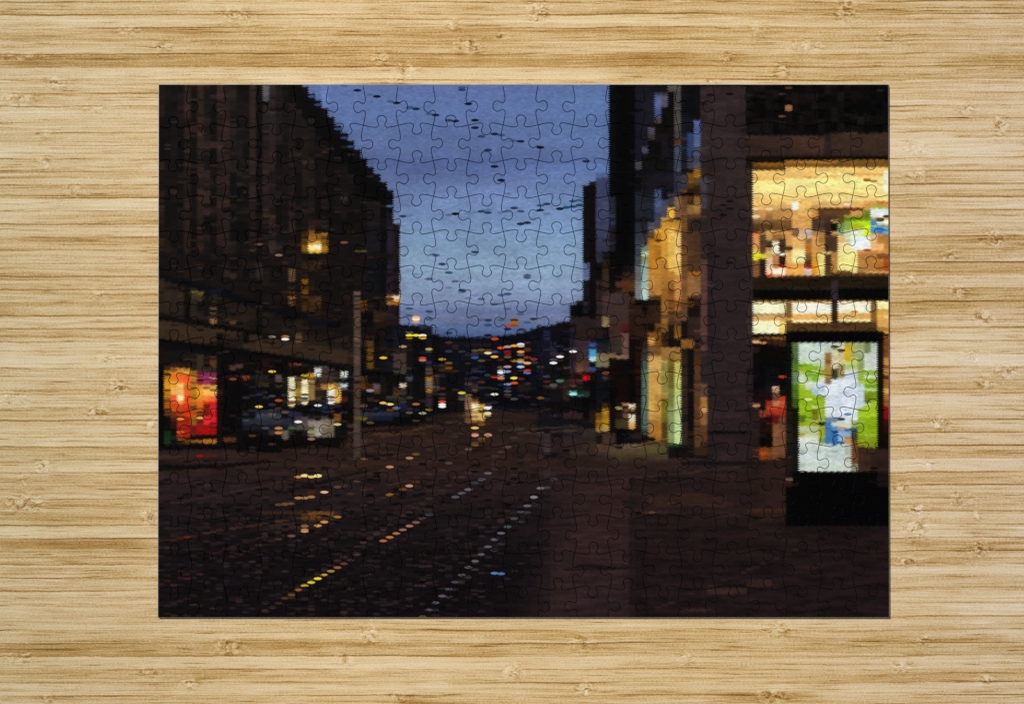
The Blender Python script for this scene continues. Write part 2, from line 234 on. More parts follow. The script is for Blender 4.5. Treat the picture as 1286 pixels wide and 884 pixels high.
dots('F', [(5,95,'f0e020'),(80,97,'f6f2dc'),(80,117,'d69b24'),(130,205,'b6a642'),(80,275,'b03a2c'),(80,292,'c07060'),(235,285,'a88a1a'),(287,315,'6a5410'),(287,355,'6e4312'),(130,683,'7a6424'),(25,640,'a8622c'),(80,712,'a39a6c'),
  (235,622,'d8482a'),(235,643,'eef2ee'),(235,660,'f0f4ee'),(390,552,'dcc83a'),(650,562,'e6e8c8'),(492,828,'d8a050'),(600,235,'e6e0a0'),(600,215,'6c3018'),(650,226,'3c4470'),(650,265,'ecb248'),(650,125,'c03618'),(703,195,'ee4a14'),(755,186,'c08c90'),(806,178,'f0a01c'),(860,166,'dfe6e6'),(860,180,'c8b0a0'),
  (755,226,'7c1830'),(755,242,'8a0c1c'),(860,226,'f09a28'),(910,213,'5a2414'),(806,298,'8a6a10'),(860,290,'907410'),(860,305,'b0a0a4'),(912,315,'f0ae5c'),(912,270,'8a2e16'),(960,284,'7c2c18'),(755,344,'b88c90'),(858,345,'b0c0dc'),(912,374,'c42c14'),(912,392,'5a82c8'),
  (703,375,'a0a0a4'),(703,390,'f0f0e4'),(755,383,'8490c4'),(703,412,'5288bc'),(703,434,'ee7a28'),(650,424,'b82c14'),(806,434,'f0e23a'),(806,473,'e24c1c'),(755,483,'7684b4'),(860,440,'5a1c14'),(495,272,'2c50a0'),(545,383,'1a2a4c'),(830,390,'2c1218'),(1000,590,'a07030'),
  (750,24,'9c4c48'),(806,3,'a06418'),(598,16,'40506e'),(703,290,'4a1a18'),(752,580,'3a1a14'),(495,880,'a87860'),(600,880,'a87860'),(600,712,'ecd8a8'),(600,670,'f2f2f8')])

# ---- sky specks
dots('A2', [(727,60,'101420'),(925,122,'0c101c'),(865,105,'4a5a80',.8),(1125,187,'16202e'),(1055,172,'40506a',.8),(1255,237,'2c4a6a'),(265,122,'3a4a78'),(330,205,'30406a'),(590,540,'2c3a66'),(655,628,'2f3d68'),(525,450,'2c466e'),(580,12,'3f5078',.6)])
dots('B2', [(1190,447,'2c3e58'),(1255,440,'5a7098',.6),(1060,345,'3a5a78'),(985,160,'0a0a12'),(1060,245,'050508'),(920,70,'0a0c16')])
dots('V', [(570,72,'3a4a76'),(570,92,'2a3a60'),(105,248,'2c5878'),(160,263,'16223a'),(275,308,'44557e'),(335,318,'14202c'),(450,366,'2a3a54'),(512,372,'14223a'),(625,218,'0c1428'),(690,364,'06080e'),(690,432,'101428'),(745,510,'2e3a60'),
  (865,488,'101c34'),(925,497,'2c5070'),(805,632,'1c2c50'),(862,779,'141c38'),(1040,548,'3c4c7a',.7),(1098,554,'14203a'),(1275,608,'08080e')])
dots('W', [(437,65,'10182e'),(495,188,'081226'),(555,310,'5e6a94',.7),(80,490,'08080e'),(25,500,'4a5f88',.8),(320,468,'28405c'),(378,480,'1e4060'),(375,455,'55688c',.8),(200,488,'5f7296',.6),(262,478,'5b7096',.7),(610,438,'26385a'),(672,467,'3a5068'),(550,467,'4f6488',.8),(490,478,'4c6c94',.7),
  (905,402,'2a3c58'),(845,415,'335878'),(848,457,'1c3248'),(905,490,'5c6c88',.7),(1020,445,'12182c'),(1085,433,'1c4868'),(1140,376,'2c4c68'),(1190,368,'3a5874'),(1150,425,'1e4464'),(1200,412,'1e4058'),(670,580,'1c2840'),(730,570,'1e2c48'),(1255,18,'1e2840'),(790,535,'6c7894',.7)])
dots('E', [(235,38,'3e5478'),(298,126,'2c3a5c'),(365,213,'364c6c'),(165,277,'4a547e'),(432,300,'525c86'),(497,390,'2e3a5a'),(497,410,'4c5a80',.7),(365,365,'5c6890',.6),(565,470,'5c6890',.7),(700,478,'4c5c84'),(620,440,'66749a',.6),(1158,240,'4a5270'),(1158,262,'4a5270'),(955,428,'3c4a6c'),
  (890,440,'4c5c80'),(830,530,'4a587e'),(955,578,'525c80'),(1090,630,'4c567a'),(762,692,'28385c'),(762,742,'344868'),(695,690,'46567e',.7),(890,690,'42567c'),(165,605,'34446e'),(165,682,'3c5078'),(365,822,'24345c'),(755,845,'101828'),(1225,680,'2c3440'),(35,655,'c08a60'),(35,683,'fbf4e8'),(35,708,'d8a070'),(100,750,'2a2c44'),
  (1030,692,'4a2808'),(1030,712,'a86008'),(960,755,'b04030'),(1025,745,'90402c'),(955,782,'1a2440'),(1095,790,'403454'),(100,845,'f4f0dc'),(100,865,'d09a28'),(830,878,'b83c1c'),(620,5,'2c4460'),(1025,25,'7088a8',.5),(60,228,'5c7ca0',.6),(1155,715,'40587c')])
rect('E', [(0,770,140,884,'0a0a12'),(70,740,130,790,'272c46')])
dots('E', [(35,668,'f0c890')])

# ---- right of the street
RB = [(765.4,106),(765.4,226),(748.7,226),(748.7,228),(740,228),(740,233.5),(731.8,233.5),(731.8,330),(740,330),(740,352),(731.8,352),(731.8,379),(723.6,379),(723.6,384),(715.4,384),(715.4,404),(707.2,404),(690,410),(681,411),(681,575),(950,575),(1117,640),(1117,106)]
mr = fill(RB, '120e10')
m = mr & (YY < 590); P[m] *= (1 + .5 * rn2 + .5*rn3)[m][:, None]
rect('J', [(235,60,365,300,'3a4160'),(235,10,365,60,'50679a'),(235,300,365,500,'3c4260'),(235,500,365,700,'3b3e58'),(235,700,365,800,'33344a'),(95,150,235,884,'0c0505'),(235,800,300,884,'2c2c3c'),(300,800,365,884,'060508')])
rect('I', [(365,10,620,884,'020204'),(620,10,690,760,'15151f'),(690,10,820,400,'17161f'),(690,400,760,600,'16151e'),(755,430,825,500,'4a4654'),(755,500,825,560,'3e3834'),(620,770,690,860,'4c4a50'),(690,620,760,700,'444656'),(690,700,950,884,'0f0f0e'),
  (820,110,890,260,'566699'),(820,80,890,110,'33405c'),(820,260,890,330,'4a5480'),(820,330,890,395,'4a4244'),(890,100,955,230,'54505e'),(890,80,955,110,'3c3a3c'),(955,10,1020,70,'544f4c'),(890,235,1020,400,'0a0806'),(820,400,1020,500,'100907'),(955,80,1020,240,'040405'),
  (1020,10,1090,400,'4e4a48'),(1020,400,1090,550,'4c4743'),(1020,550,1090,610,'55392c'),(1020,610,1090,884,'464a60'),(1090,10,1220,330,'0c0c12'),(1220,10,1286,330,'0b0a0c'),(1090,330,1150,500,'10121a'),(1220,330,1286,370,'2c3450'),(1220,370,1286,490,'4e6092'),(1150,490,1220,730,'2c4068'),(1220,490,1286,640,'47557e'),
  (1220,640,1286,720,'3c3a44'),(1150,740,1220,780,'3a4048'),(1150,780,1286,855,'3c3a4c'),(1090,500,1150,850,'14161c'),(890,500,955,760,'17151c'),(760,560,890,700,'0d0706'),(1220,855,1286,884,'8a5c14')])
rect('J', [(365,10,620,884,'020204'),(365,250,430,560,'20222c'),(365,560,430,800,'1a1618'),(620,10,690,60,'16161e'),(620,100,690,200,'0e0e12'),(690,40,820,230,'17151a'),(820,10,1020,180,'17161f'),(620,200,690,480,'20222a'),(690,230,820,480,'1c1e28'),(820,180,890,400,'465478'),(820,400,890,470,'3d425c'),(890,280,955,460,'3c3e54'),
  (820,470,890,560,'3a3e54'),(890,180,955,280,'0e1016'),(955,180,1020,200,'0a0a0a'),(955,200,1020,340,'35343e'),(1020,10,1155,180,'30303c'),(1020,180,1090,250,'303240'),(1020,250,1090,350,'80604a'),(1155,10,1220,110,'6b4610'),(1220,10,1286,80,'8a5e1c'),(1220,80,1286,160,'5c3e10'),(1090,180,1155,210,'6e4410'),(1155,110,1220,170,'4a2c10'),
  (1155,170,1286,210,'2a1808'),(1090,210,1220,240,'140b06'),(1155,240,1286,320,'3c2612'),(1090,240,1155,460,'5a3c22'),(1155,330,1286,430,'8f6838'),(1155,430,1286,465,'5c3c20'),(1155,465,1286,600,'2b2220'),(1090,460,1155,600,'68461f'),(955,350,1020,460,'e3ad3a'),(1020,350,1090,470,'6c4c3c'),(890,455,955,490,'c8933a'),(890,490,1020,505,'8c5a10'),(955,460,1020,480,'c88f34'),
  (820,570,890,620,'d8a236'),(755,510,820,600,'4a4c60'),(690,500,755,600,'1c1c22'),(620,480,690,620,'282a32'),(620,620,755,700,'30323e'),(620,700,690,884,'3a3c46'),(690,700,755,760,'2e3038'),(690,740,755,800,'6c8470'),(690,800,755,850,'c4d8c0'),(690,850,755,884,'74947c'),(755,600,820,660,'52402c'),(755,665,820,700,'a0701c'),(755,700,820,884,'b5761c'),
  (820,620,890,680,'b8791a'),(820,680,890,700,'180c06'),(820,700,890,884,'a0681a'),(890,505,955,884,'cc9236'),(955,500,1020,560,'c48428'),(955,560,1020,884,'dfb450'),(1020,480,1090,620,'b0803c'),(1020,620,1090,884,'e8c274'),(1090,600,1286,700,'4c3220'),(1090,700,1155,884,'5a3a22'),(1155,700,1286,884,'4a3020')])
rect('K', [(95,10,225,110,'0c0606'),(225,10,300,110,'282838'),(300,10,620,140,'060507'),(300,70,360,170,'241a10'),(160,110,225,884,'100506'),(95,110,160,290,'5a6688'),(95,290,160,500,'0e0b14'),(225,160,290,290,'0a0808'),(225,290,300,500,'2a1e1c'),(290,170,365,210,'382812'),(290,210,365,420,'382820'),(290,420,365,640,'402e2c'),
  (365,140,500,290,'060406'),(365,290,430,410,'080508'),(490,210,620,300,'301c14'),(430,300,495,360,'452c24'),(495,290,620,400,'4e2c12'),(495,400,560,440,'55330f'),(365,420,560,520,'3a2c2e'),(560,430,620,450,'140a08'),(365,520,560,720,'3c2b2b'),(560,450,620,600,'3c2612'),(620,500,690,720,'281a14'),
  (620,30,690,140,'474a50'),(620,140,690,300,'606064'),(620,300,690,480,'74787a'),(690,10,755,50,'c8dcc4'),(690,50,755,120,'74947c'),(690,120,755,200,'8ab0a4'),(690,200,755,360,'9cc0b4'),(690,360,755,430,'aecfc4'),(690,430,755,480,'c4e4e4'),(690,480,755,495,'7c9c80'),(620,495,755,540,'040505'),(690,540,755,620,'0c0e0c'),
  (755,10,820,190,'b5761c'),(755,190,820,360,'b97e34'),(755,360,820,450,'96622c'),(755,450,820,500,'4c331a'),(820,10,890,90,'a0681a'),(820,90,890,300,'b87d34'),(820,300,890,440,'a87434'),(820,440,890,480,'4a2c0c'),(820,480,890,640,'3a2418'),(890,10,955,90,'cc9236'),(890,90,955,360,'a46e2e'),(890,360,955,500,'8a5a24'),(890,500,955,760,'6c452a'),(955,10,1020,190,'e0b350'),(955,190,1020,300,'a8702a'),(955,300,1020,380,'8a5a24'),(955,380,1020,560,'6e4422'),(955,560,1020,740,'4a301e'),
  (1020,10,1090,120,'e8c274'),(1020,120,1090,230,'e0b862'),(1020,230,1090,480,'c48a48'),(1020,480,1090,600,'a06424'),(1020,600,1090,740,'5c3c20'),(1090,10,1155,160,'5a3a22'),(1090,160,1155,400,'624028'),(1090,400,1155,520,'7a4e24'),(1090,520,1155,700,'5e3e2c'),(1155,10,1286,190,'48301c'),(1155,200,1286,240,'8a5414'),(1155,240,1286,440,'94683a'),(1155,440,1220,470,'6a4624'),(1220,440,1286,540,'2a180c'),(1155,500,1220,560,'4c3014'),(1155,560,1286,660,'150c0c'),(1155,660,1286,884,'30201c'),
  (290,655,365,740,'96805a'),(290,740,365,770,'33281e'),(300,770,360,850,'120e0c'),(365,710,490,884,'3a2824'),(490,720,560,800,'4a1416'),(560,600,690,884,'261a16'),(690,620,820,720,'33200f'),(755,720,820,790,'140c08'),(690,790,760,884,'2c1c14'),(755,800,890,884,'4c3418'),(890,760,955,884,'4a3020'),(1020,740,1090,884,'80581c'),(95,500,160,620,'28222c'),(20,500,95,700,'0a0a12'),(100,620,225,650,'070507'),(20,650,225,884,'1c1416'),(225,650,290,884,'2a1c1a')])
rect('G', [(95,430,165,580,'26213a'),(35,310,100,410,'232440'),(100,300,290,420,'0c0c16'),(0,420,95,700,'12121c'),(165,420,300,540,'0a0a0e'),(300,350,365,480,'22202e'),(300,170,560,260,'221a1c'),(365,260,630,380,'281b18'),(300,280,365,350,'241c22'),(165,540,240,560,'4c3834'),(300,490,365,510,'6a5a58'),(300,540,430,600,'3c2628'),(365,400,500,600,'33252a'),(365,620,440,750,'7a4822'),(365,600,440,650,'4a2c14'),
  (300,600,365,740,'282430'),(235,680,300,700,'5a3c1e'),(440,620,500,740,'4c3230'),(495,420,570,440,'1a2440'),(495,440,570,480,'3c5aa0'),(495,495,570,575,'3f9ad2'),(495,575,570,630,'b8ecf4'),(495,680,570,725,'0c5296'),(570,380,690,440,'11121c'),(570,440,690,530,'1c1c22'),(570,540,700,580,'6e5a44'),(570,580,700,680,'7c7050'),(700,530,770,590,'7c5a2e'),(770,560,900,600,'8a6650'),
  (830,240,900,320,'4c1818'),(835,340,900,560,'6a4c40'),(700,400,830,540,'302824'),(630,170,700,270,'8e7a52'),(635,270,690,350,'0e0c0c'),(700,210,830,400,'3a2620'),(630,60,900,160,'3c2c28'),(700,600,960,884,'110909'),(900,400,965,884,'080404'),(965,400,1030,884,'1c0805'),(965,500,1030,884,'260d04'),(900,60,965,400,'24160e'),(965,60,1030,400,'2c1a10'),
  (630,730,700,755,'8a3a28'),(570,740,630,884,'0c0d16'),(630,770,700,840,'3c342c'),(495,630,570,680,'05070c'),(430,765,500,820,'e60c14'),(365,800,430,850,'4c2828'),(165,730,230,800,'0a0e0c'),(165,800,230,840,'3c5040'),(300,740,365,884,'2e1e1c'),(240,800,300,884,'2a1c1c'),(500,820,570,884,'070810'),(365,60,430,180,'040406'),(430,50,500,130,'201c2c'),(500,10,565,190,'0c0405'),(565,10,630,170,'2c201e'),(300,60,365,160,'040406')])
dots('G', [(335,526,'f0f0f2'),(203,578,'f4f0f2'),(137,641,'f2f0f2'),(665,742,'90402c'),(665,265,'8a744c')])
rect('G', [(1030,10,1220,60,'180f0c'),(1030,60,1100,150,'070706'),(1100,60,1220,150,'2a1a12'),(1100,150,1230,240,'2e1d12'),(1030,160,1100,400,'2a1810'),(1100,240,1165,310,'0d0906'),(1165,240,1230,330,'4c3014'),(1230,10,1286,240,'9a6a2c'),(1230,240,1286,330,'7a5420'),(1230,330,1286,480,'3a2410'),(1090,340,1230,385,'7a4e18'),(1090,385,1160,440,'e8b45c'),(1090,440,1160,465,'b87438'),(1160,385,1230,480,'6a4414'),(1090,465,1160,580,'6c4c2c'),(1160,480,1230,580,'6c4a16'),
  (1230,480,1286,560,'c49650'),(1230,560,1286,640,'9a8a44'),(1030,430,1095,500,'2a1c1e'),(1030,500,1095,600,'2c2e2c'),(1030,600,1095,700,'3c5048'),(1030,700,1095,884,'4a6c5e'),(1095,580,1230,660,'d2a04e'),(1095,660,1165,884,'dda54e'),(1165,660,1230,884,'cc9844'),(1230,640,1286,884,'787440')])
rect('H', [(1030,10,1095,500,'4c6c60'),(1030,500,1095,560,'2e4840'),(1040,560,1095,600,'0c0e10'),(1095,10,1165,220,'d09e4c'),(1095,220,1165,300,'e0ae50'),(1095,300,1165,410,'d6a052'),(1095,410,1165,610,'a87434'),(1165,10,1230,150,'d2a458'),(1165,150,1230,420,'b5853e'),(1165,420,1230,640,'ac7226'),(1230,10,1286,150,'7a7a38'),(1230,150,1286,290,'6a6820'),(1230,290,1286,500,'605c1c'),(1230,500,1286,640,'3c2e14'),
  (1095,590,1165,620,'1a0c04'),(1095,620,1230,650,'6c4420'),(700,10,765,540,'050406'),(765,10,900,240,'160907'),(900,10,965,240,'090404'),(965,10,1030,560,'1a0a08'),(570,10,690,240,'101118'),(500,10,570,250,'060709'),(630,240,700,300,'4a300e'),(630,300,700,350,'c08c1c'),(565,340,630,420,'6a4410'),(560,420,630,470,'8a5f14'),(630,350,700,400,'a8741a'),(630,400,700,470,'b58318'),(560,470,630,545,'8c6420'),(630,470,700,530,'b59248'),(565,545,630,640,'14110e'),(630,540,760,640,'3e2e26'),
  (430,180,500,390,'050506'),(500,300,565,440,'241412'),(765,280,830,305,'9c9058'),(825,240,900,265,'d8905c'),(895,250,965,300,'f2ead0'),(830,300,965,330,'6c4c1c'),(765,340,830,400,'241410'),(830,340,895,390,'6c4430'),(895,350,965,430,'f4ecc8'),(895,430,965,470,'f2cc80'),(895,470,965,505,'e0a860'),(765,400,890,500,'3c3218'),(765,500,830,700,'050405'),(830,510,900,590,'060505'),(900,540,1030,600,'251b18'),
  (235,80,300,220,'33201f'),(300,60,365,80,'7c4c3c'),(300,110,365,130,'247468'),(300,130,365,170,'86dcd8'),(365,70,440,160,'10201c'),(365,150,440,180,'3a5c50'),(440,120,500,180,'20342c'),(165,10,235,100,'0c0c0c'),(100,50,165,100,'3c2c28'),(35,60,100,100,'22181a'),(100,80,165,100,'4c382e'),(165,10,235,40,'3c5448'),(440,10,500,20,'d00c10'),
  (235,230,300,260,'0c080a'),(100,230,165,260,'0b090b'),(0,340,300,540,'141219'),(35,290,100,310,'33282a'),(165,370,235,540,'14131c'),(300,320,365,360,'3c2426'),(240,340,440,400,'30201f'),(100,360,165,375,'3a2828'),(35,550,100,740,'3e3238'),(165,560,235,580,'131013'),(240,460,440,650,'262022'),(440,500,560,640,'2e2422'),(240,708,300,724,'181110'),(240,650,560,760,'3a2b24'),(560,640,700,760,'4a3626'),(700,660,1030,740,'4d4030'),(830,650,1030,700,'63553a'),(1030,640,1286,740,'54482a'),(1100,680,1286,740,'5c5230'),(765,680,830,700,'080606'),
  (160,690,300,850,'221817'),(300,760,1286,884,'2a1c18')])
dots('H', [(20,190,'6a5018'),(335,152,'9ceeea'),(200,18,'507060'),(1130,605,'120a06'),(800,290,'a89c60')])
rect('H', [(560,738,760,850,'3a2b24','2a1c18'),(700,738,1286,870,'4c4028','2a1c18'),(440,640,560,760,'33271f')])
rect('H', [(0,540,35,740,'261c1b'),(100,590,240,740,'261c1b'),(235,600,440,720,'2c2321','2e211d')])
# green curtain, grey column, shop glass right of it
rect('L', [(125,110,215,230,'d6a65c'),(215,50,340,130,'9a6e38'),(215,130,250,230,'8a8040'),(250,130,295,330,'6a4f1c'),(295,100,340,150,'b08a3a'),(295,150,340,240,'cac668'),(215,200,250,380,'8a8640'),(250,200,295,320,'60501e'),(215,380,250,540,'6c6418'),(250,320,295,440,'6e7438'),(250,440,295,690,'84905c'),(215,540,250,680,'443414'),(295,240,340,360,'c6d074'),(295,360,340,520,'d4e29a'),(295,520,340,680,'d0e8a4'),(250,680,340,700,'20401c'),
  (340,60,385,700,'2a1c18'),(385,50,425,740,'090a0e'),(425,60,470,160,'4a2e14'),(425,160,470,380,'5c3a1c'),(425,380,470,700,'5a3a20'),(470,40,510,290,'2c2024'),(470,290,510,380,'6a4c3c'),(470,380,510,440,'b9803f'),(470,440,510,480,'d09a58'),(470,480,510,560,'8a5c30'),(470,560,510,700,'58391f'),(340,20,470,60,'5a3c1c'),(425,20,470,60,'2a1810'),(340,0,420,50,'8a5a20'),(510,0,550,740,'241c1f'),(550,0,800,780,'2a1f21'),(510,600,800,620,'150f10'),(800,0,832,740,'060506'),(425,700,510,760,'301f16')])
rect('M', [(0,10,50,210,'0b0a10'),(0,210,10,400,'10121a'),(10,230,50,330,'5064a0'),(10,330,50,400,'5a6c98'),(10,400,50,540,'4c4c60'),(10,545,50,600,'9a6818'),(10,600,50,650,'5c3a0c'),(10,650,50,720,'2e1b0a'),(10,720,50,770,'8c5f2c'),(10,770,50,823,'a87a3c'),(50,10,345,823,'2f2324'),(50,500,150,823,'2a2120'),(55,600,95,823,'383640'),
  (345,10,1270,330,'0f0c0b'),(1150,10,1270,290,'080807'),(350,330,1270,480,'33241e'),(640,340,850,440,'412c22'),(850,310,890,460,'261b19'),(890,310,1270,430,'38281f')])
m = (XX > 938) & (YY < 168); P[m] *= (1 + 1.6 * runs(4, 14, .5) + .2*rn3)[m][:, None].clip(.3, 2.2)
m = (XX > 875) & (XX < 945) & (YY < 590); P[m] *= (1 + .25 * rn3)[m][:, None]
dots('M', [(620,22,'4c3020'),(578,62,'3c2620'),(620,140,'8a5a30'),(620,152,'9a6a3c'),(620,165,'8a5a30'),(578,206,'5c4030'),(1212,38,'16182a'),(455,58,'060303'),(260,755,'120c0c'),(215,780,'181010'),(240,62,'120a09'),(115,68,'150e0c')])
rect('M', [(350,465,1270,500,'180c08'),(345,540,385,823,'2a201f')])
GL = [(945,201),(1117,199)]
rect('0', [(876,262,945,432,'2c2122'),(876,326,884,440,'5a3c38'),(884,300,893,430,'241a1b')])
m = (XX > 893) & (XX < 945) & (YY > 262) & (YY < 432); P[m] *= (1 + .25 * rn3)[m][:, None]
dots('0', [(905,270,'120c0c'),(920,262,'160f0f'),(900,322,'181011'),(915,330,'171011')])
rect('N', [(70,100,1270,839,'bc8848')])
rect('O', [(70,30,1235,385,'8a5c30'),(70,590,1235,860,'5c3c1c')])
rect('P', [(405,205,1135,884,'c0d4b0')])
rect('N', [(70,85,350,100,'120a06'),(350,65,1270,85,'0c0706'),(70,98,350,130,'7a4a14'),(350,80,1270,105,'9a6420'),(70,130,350,165,'4a3010'),(350,105,1270,140,'6c481a'),(840,70,1270,110,'6a4818'),(350,138,620,170,'dcae60'),(70,165,1270,215,'e0b468'),(620,140,1270,170,'e0b668'),(70,215,640,262,'d8a65a'),(620,215,1270,262,'e8c878'),(640,185,1270,215,'ecd080'),(520,218,590,245,'c08840'),(940,190,1220,215,'cf9a50'),(720,210,800,230,'dca858'),
  (70,262,1270,300,'ecd182'),(340,240,1270,340,'efd88a'),(70,300,1270,360,'ecd084'),(1060,240,1110,262,'a0661c'),(1110,252,1165,270,'c8935a'),(1165,280,1220,300,'d8aa68'),(990,365,1050,380,'cf9c4a'),(1220,165,1270,400,'f6eec4'),(70,360,1270,410,'e6c276'),(70,410,640,470,'deb266'),(640,400,1270,440,'e8c880'),(640,440,870,495,'d8a860'),(1050,430,1270,470,'c8904a'),(1165,440,1270,460,'a8702a'),
  (415,430,480,520,'f2ecd8'),(480,430,590,590,'d8aa5c'),(875,455,935,472,'f4efe6'),(935,440,1050,500,'d4a458'),(70,470,415,520,'cc9c58'),(330,500,415,520,'b08048'),(650,495,1050,520,'4a2c14'),(650,520,870,600,'452c1c'),(590,545,650,585,'c07c34'),(590,585,650,700,'3a2418'),(720,520,950,560,'5c3c20'),(700,590,760,839,'35201a'),(650,600,700,700,'4a3424'),(760,630,820,700,'0a0604'),(820,560,880,630,'4c3a1c'),(880,570,1110,610,'5a7814'),(1050,520,1110,570,'5c7c10'),
  (70,520,330,600,'a87a44'),(185,540,250,600,'8c5c30'),(70,560,140,585,'e0c894'),(330,520,420,600,'b07c40'),(420,565,590,640,'cc9650'),(70,600,420,640,'7c5430'),(70,635,185,710,'5c3a1e'),(185,640,250,690,'4a3218'),(250,600,420,700,'6a4624'),(420,640,590,700,'cc9450'),(415,680,475,760,'6c4a38'),(475,690,550,780,'c49458'),(540,680,590,760,'b8a098'),(590,700,700,839,'a87a48'),
  (820,630,880,720,'6c8450'),(880,610,940,690,'88a040'),(940,610,1110,640,'b0cc18'),(940,640,1060,680,'98a814'),(1060,640,1110,740,'d4e810'),(820,700,880,745,'7a9478'),(880,690,935,745,'b4c49c'),(935,690,990,745,'dfe4dc'),(990,680,1060,745,'c4cca8'),(820,745,880,839,'cc9c68'),(880,745,935,839,'d8b490'),(935,745,1165,839,'d4dcd8'),(1110,735,1165,760,'c89c98'),
  (1110,500,1220,580,'dde6ec'),(1220,500,1270,560,'e0e8ec'),(1110,600,1165,720,'3f7cc0'),(1165,660,1220,720,'2c74bc'),(1220,670,1270,725,'66a8dc'),(1165,600,1270,640,'dcdcc4'),(1165,640,1270,665,'8a8c6c'),(1110,480,1220,500,'a0a430'),(1165,725,1270,839,'ac7440'),(1230,730,1270,839,'a88038')])
dots('N', [(105,505,'f0d894'),(215,507,'ecd8a0'),(105,572,'ecd8a4'),(500,582,'d89858'),(1245,572,'304a50'),(1190,605,'3c3c24'),(1190,595,'504c30'),(1080,254,'a0681c'),(1135,264,'c08c4c')])
rect('O', [(68,30,130,150,'e09850'),(68,15,130,35,'e0622c'),(68,150,130,190,'e8b858'),(68,190,130,250,'e6dc20'),(68,250,130,400,'7c5030'),(130,200,185,240,'ccc020'),(130,30,185,190,'4a3220'),(130,240,185,400,'1c1008'),(185,20,240,80,'c09058'),(185,80,240,120,'3c2a18'),(185,120,240,170,'a87444'),(185,170,240,230,'d8ac80'),(185,230,240,370,'dcb89c'),(185,370,240,400,'c85840'),
  (240,40,300,90,'8a5828'),(240,90,300,200,'e4e0c8'),(240,200,300,320,'a8703c'),(240,320,300,370,'e4dcc8'),(240,370,300,400,'c08858'),(300,70,350,190,'2a1a10'),(295,185,350,208,'f2f2f0'),(295,208,350,290,'1c0a08'),(295,290,350,315,'b02018'),(295,315,350,380,'e8d0bc'),(295,380,350,400,'b83c28'),(350,20,410,130,'c08c4c'),(350,130,410,170,'5c3a1c'),(350,170,410,290,'d8a45c'),(350,290,410,400,'cc8c40'),
  (410,50,520,150,'d8a45c'),(410,150,520,200,'e8d090'),(410,200,520,270,'f0dc98'),(410,270,520,380,'d89a48'),(460,10,520,70,'d0a878'),(520,120,580,190,'a85c20'),(520,190,580,250,'5c3c20'),(520,250,580,290,'3c2010'),(520,290,570,315,'9c1414'),(520,315,580,380,'c8b0b8'),(580,50,630,190,'c8904c'),(580,190,630,280,'d08c30'),(580,280,630,390,'e08818'),
  (630,50,690,120,'a06c34'),(630,100,690,190,'c48c48'),(630,190,690,380,'f0d880'),(690,50,800,180,'3a2618'),(690,180,745,200,'e0c068'),(690,200,745,380,'3c2414'),(745,190,800,380,'a87434'),(800,40,860,100,'d0a468'),(800,100,970,160,'ecc88c'),(800,160,960,340,'f0d888'),(860,20,960,100,'b8bc94'),(910,50,1080,165,'dce2e2'),(1080,30,1135,120,'c8a080'),(1080,80,1190,165,'d8a468'),(1135,30,1235,110,'a87030'),
  (1190,110,1235,200,'b07838'),(965,165,1190,200,'c07c40'),(965,190,1190,340,'a87038'),(1135,200,1235,240,'6c421c'),(1190,240,1235,340,'9c4018'),(1135,260,1190,330,'a8641c'),(1020,345,1235,370,'dca050'),(800,340,970,380,'5a3a1c'),(920,300,970,370,'f0d888'),(690,360,1235,385,'4c3018'),(70,395,1235,500,'1f1509'),(350,380,640,400,'3c2410'),(745,420,800,590,'33242a'),(70,500,745,600,'060404'),(800,490,1235,590,'060404'),
  (350,490,745,505,'2a1a10'),(70,590,350,615,'8a5c28'),(350,590,1235,610,'a06c2c'),(70,615,350,710,'f3ebbc'),(350,610,410,740,'6c4818'),(410,610,745,705,'f6eed0'),(745,590,800,820,'1a0c06'),(800,605,1080,700,'f4ecca'),(1080,590,1135,770,'6a481c'),(1135,600,1235,665,'ecdca0'),(1135,665,1235,884,'d29a4c'),(1180,720,1235,740,'e8cc88'),(70,715,350,768,'cc985a'),(410,705,745,760,'d09a54'),(800,700,1080,755,'d49e54'),
  (410,760,745,780,'f0e0a0'),(800,755,1080,775,'f2e4a8'),(350,740,410,760,'c89048'),(70,768,300,875,'f2eab8'),(300,768,350,875,'e8c068'),(350,780,1135,865,'4a2f16'),(1135,820,1235,860,'a8702c'),(745,780,800,830,'33200c')])
dots('O', [(1050,165,'b85030'),(325,302,'b82018'),(545,302,'a01818'),(215,130,'3c2814'),(380,150,'4a3018'),(930,690,'cc9850')])
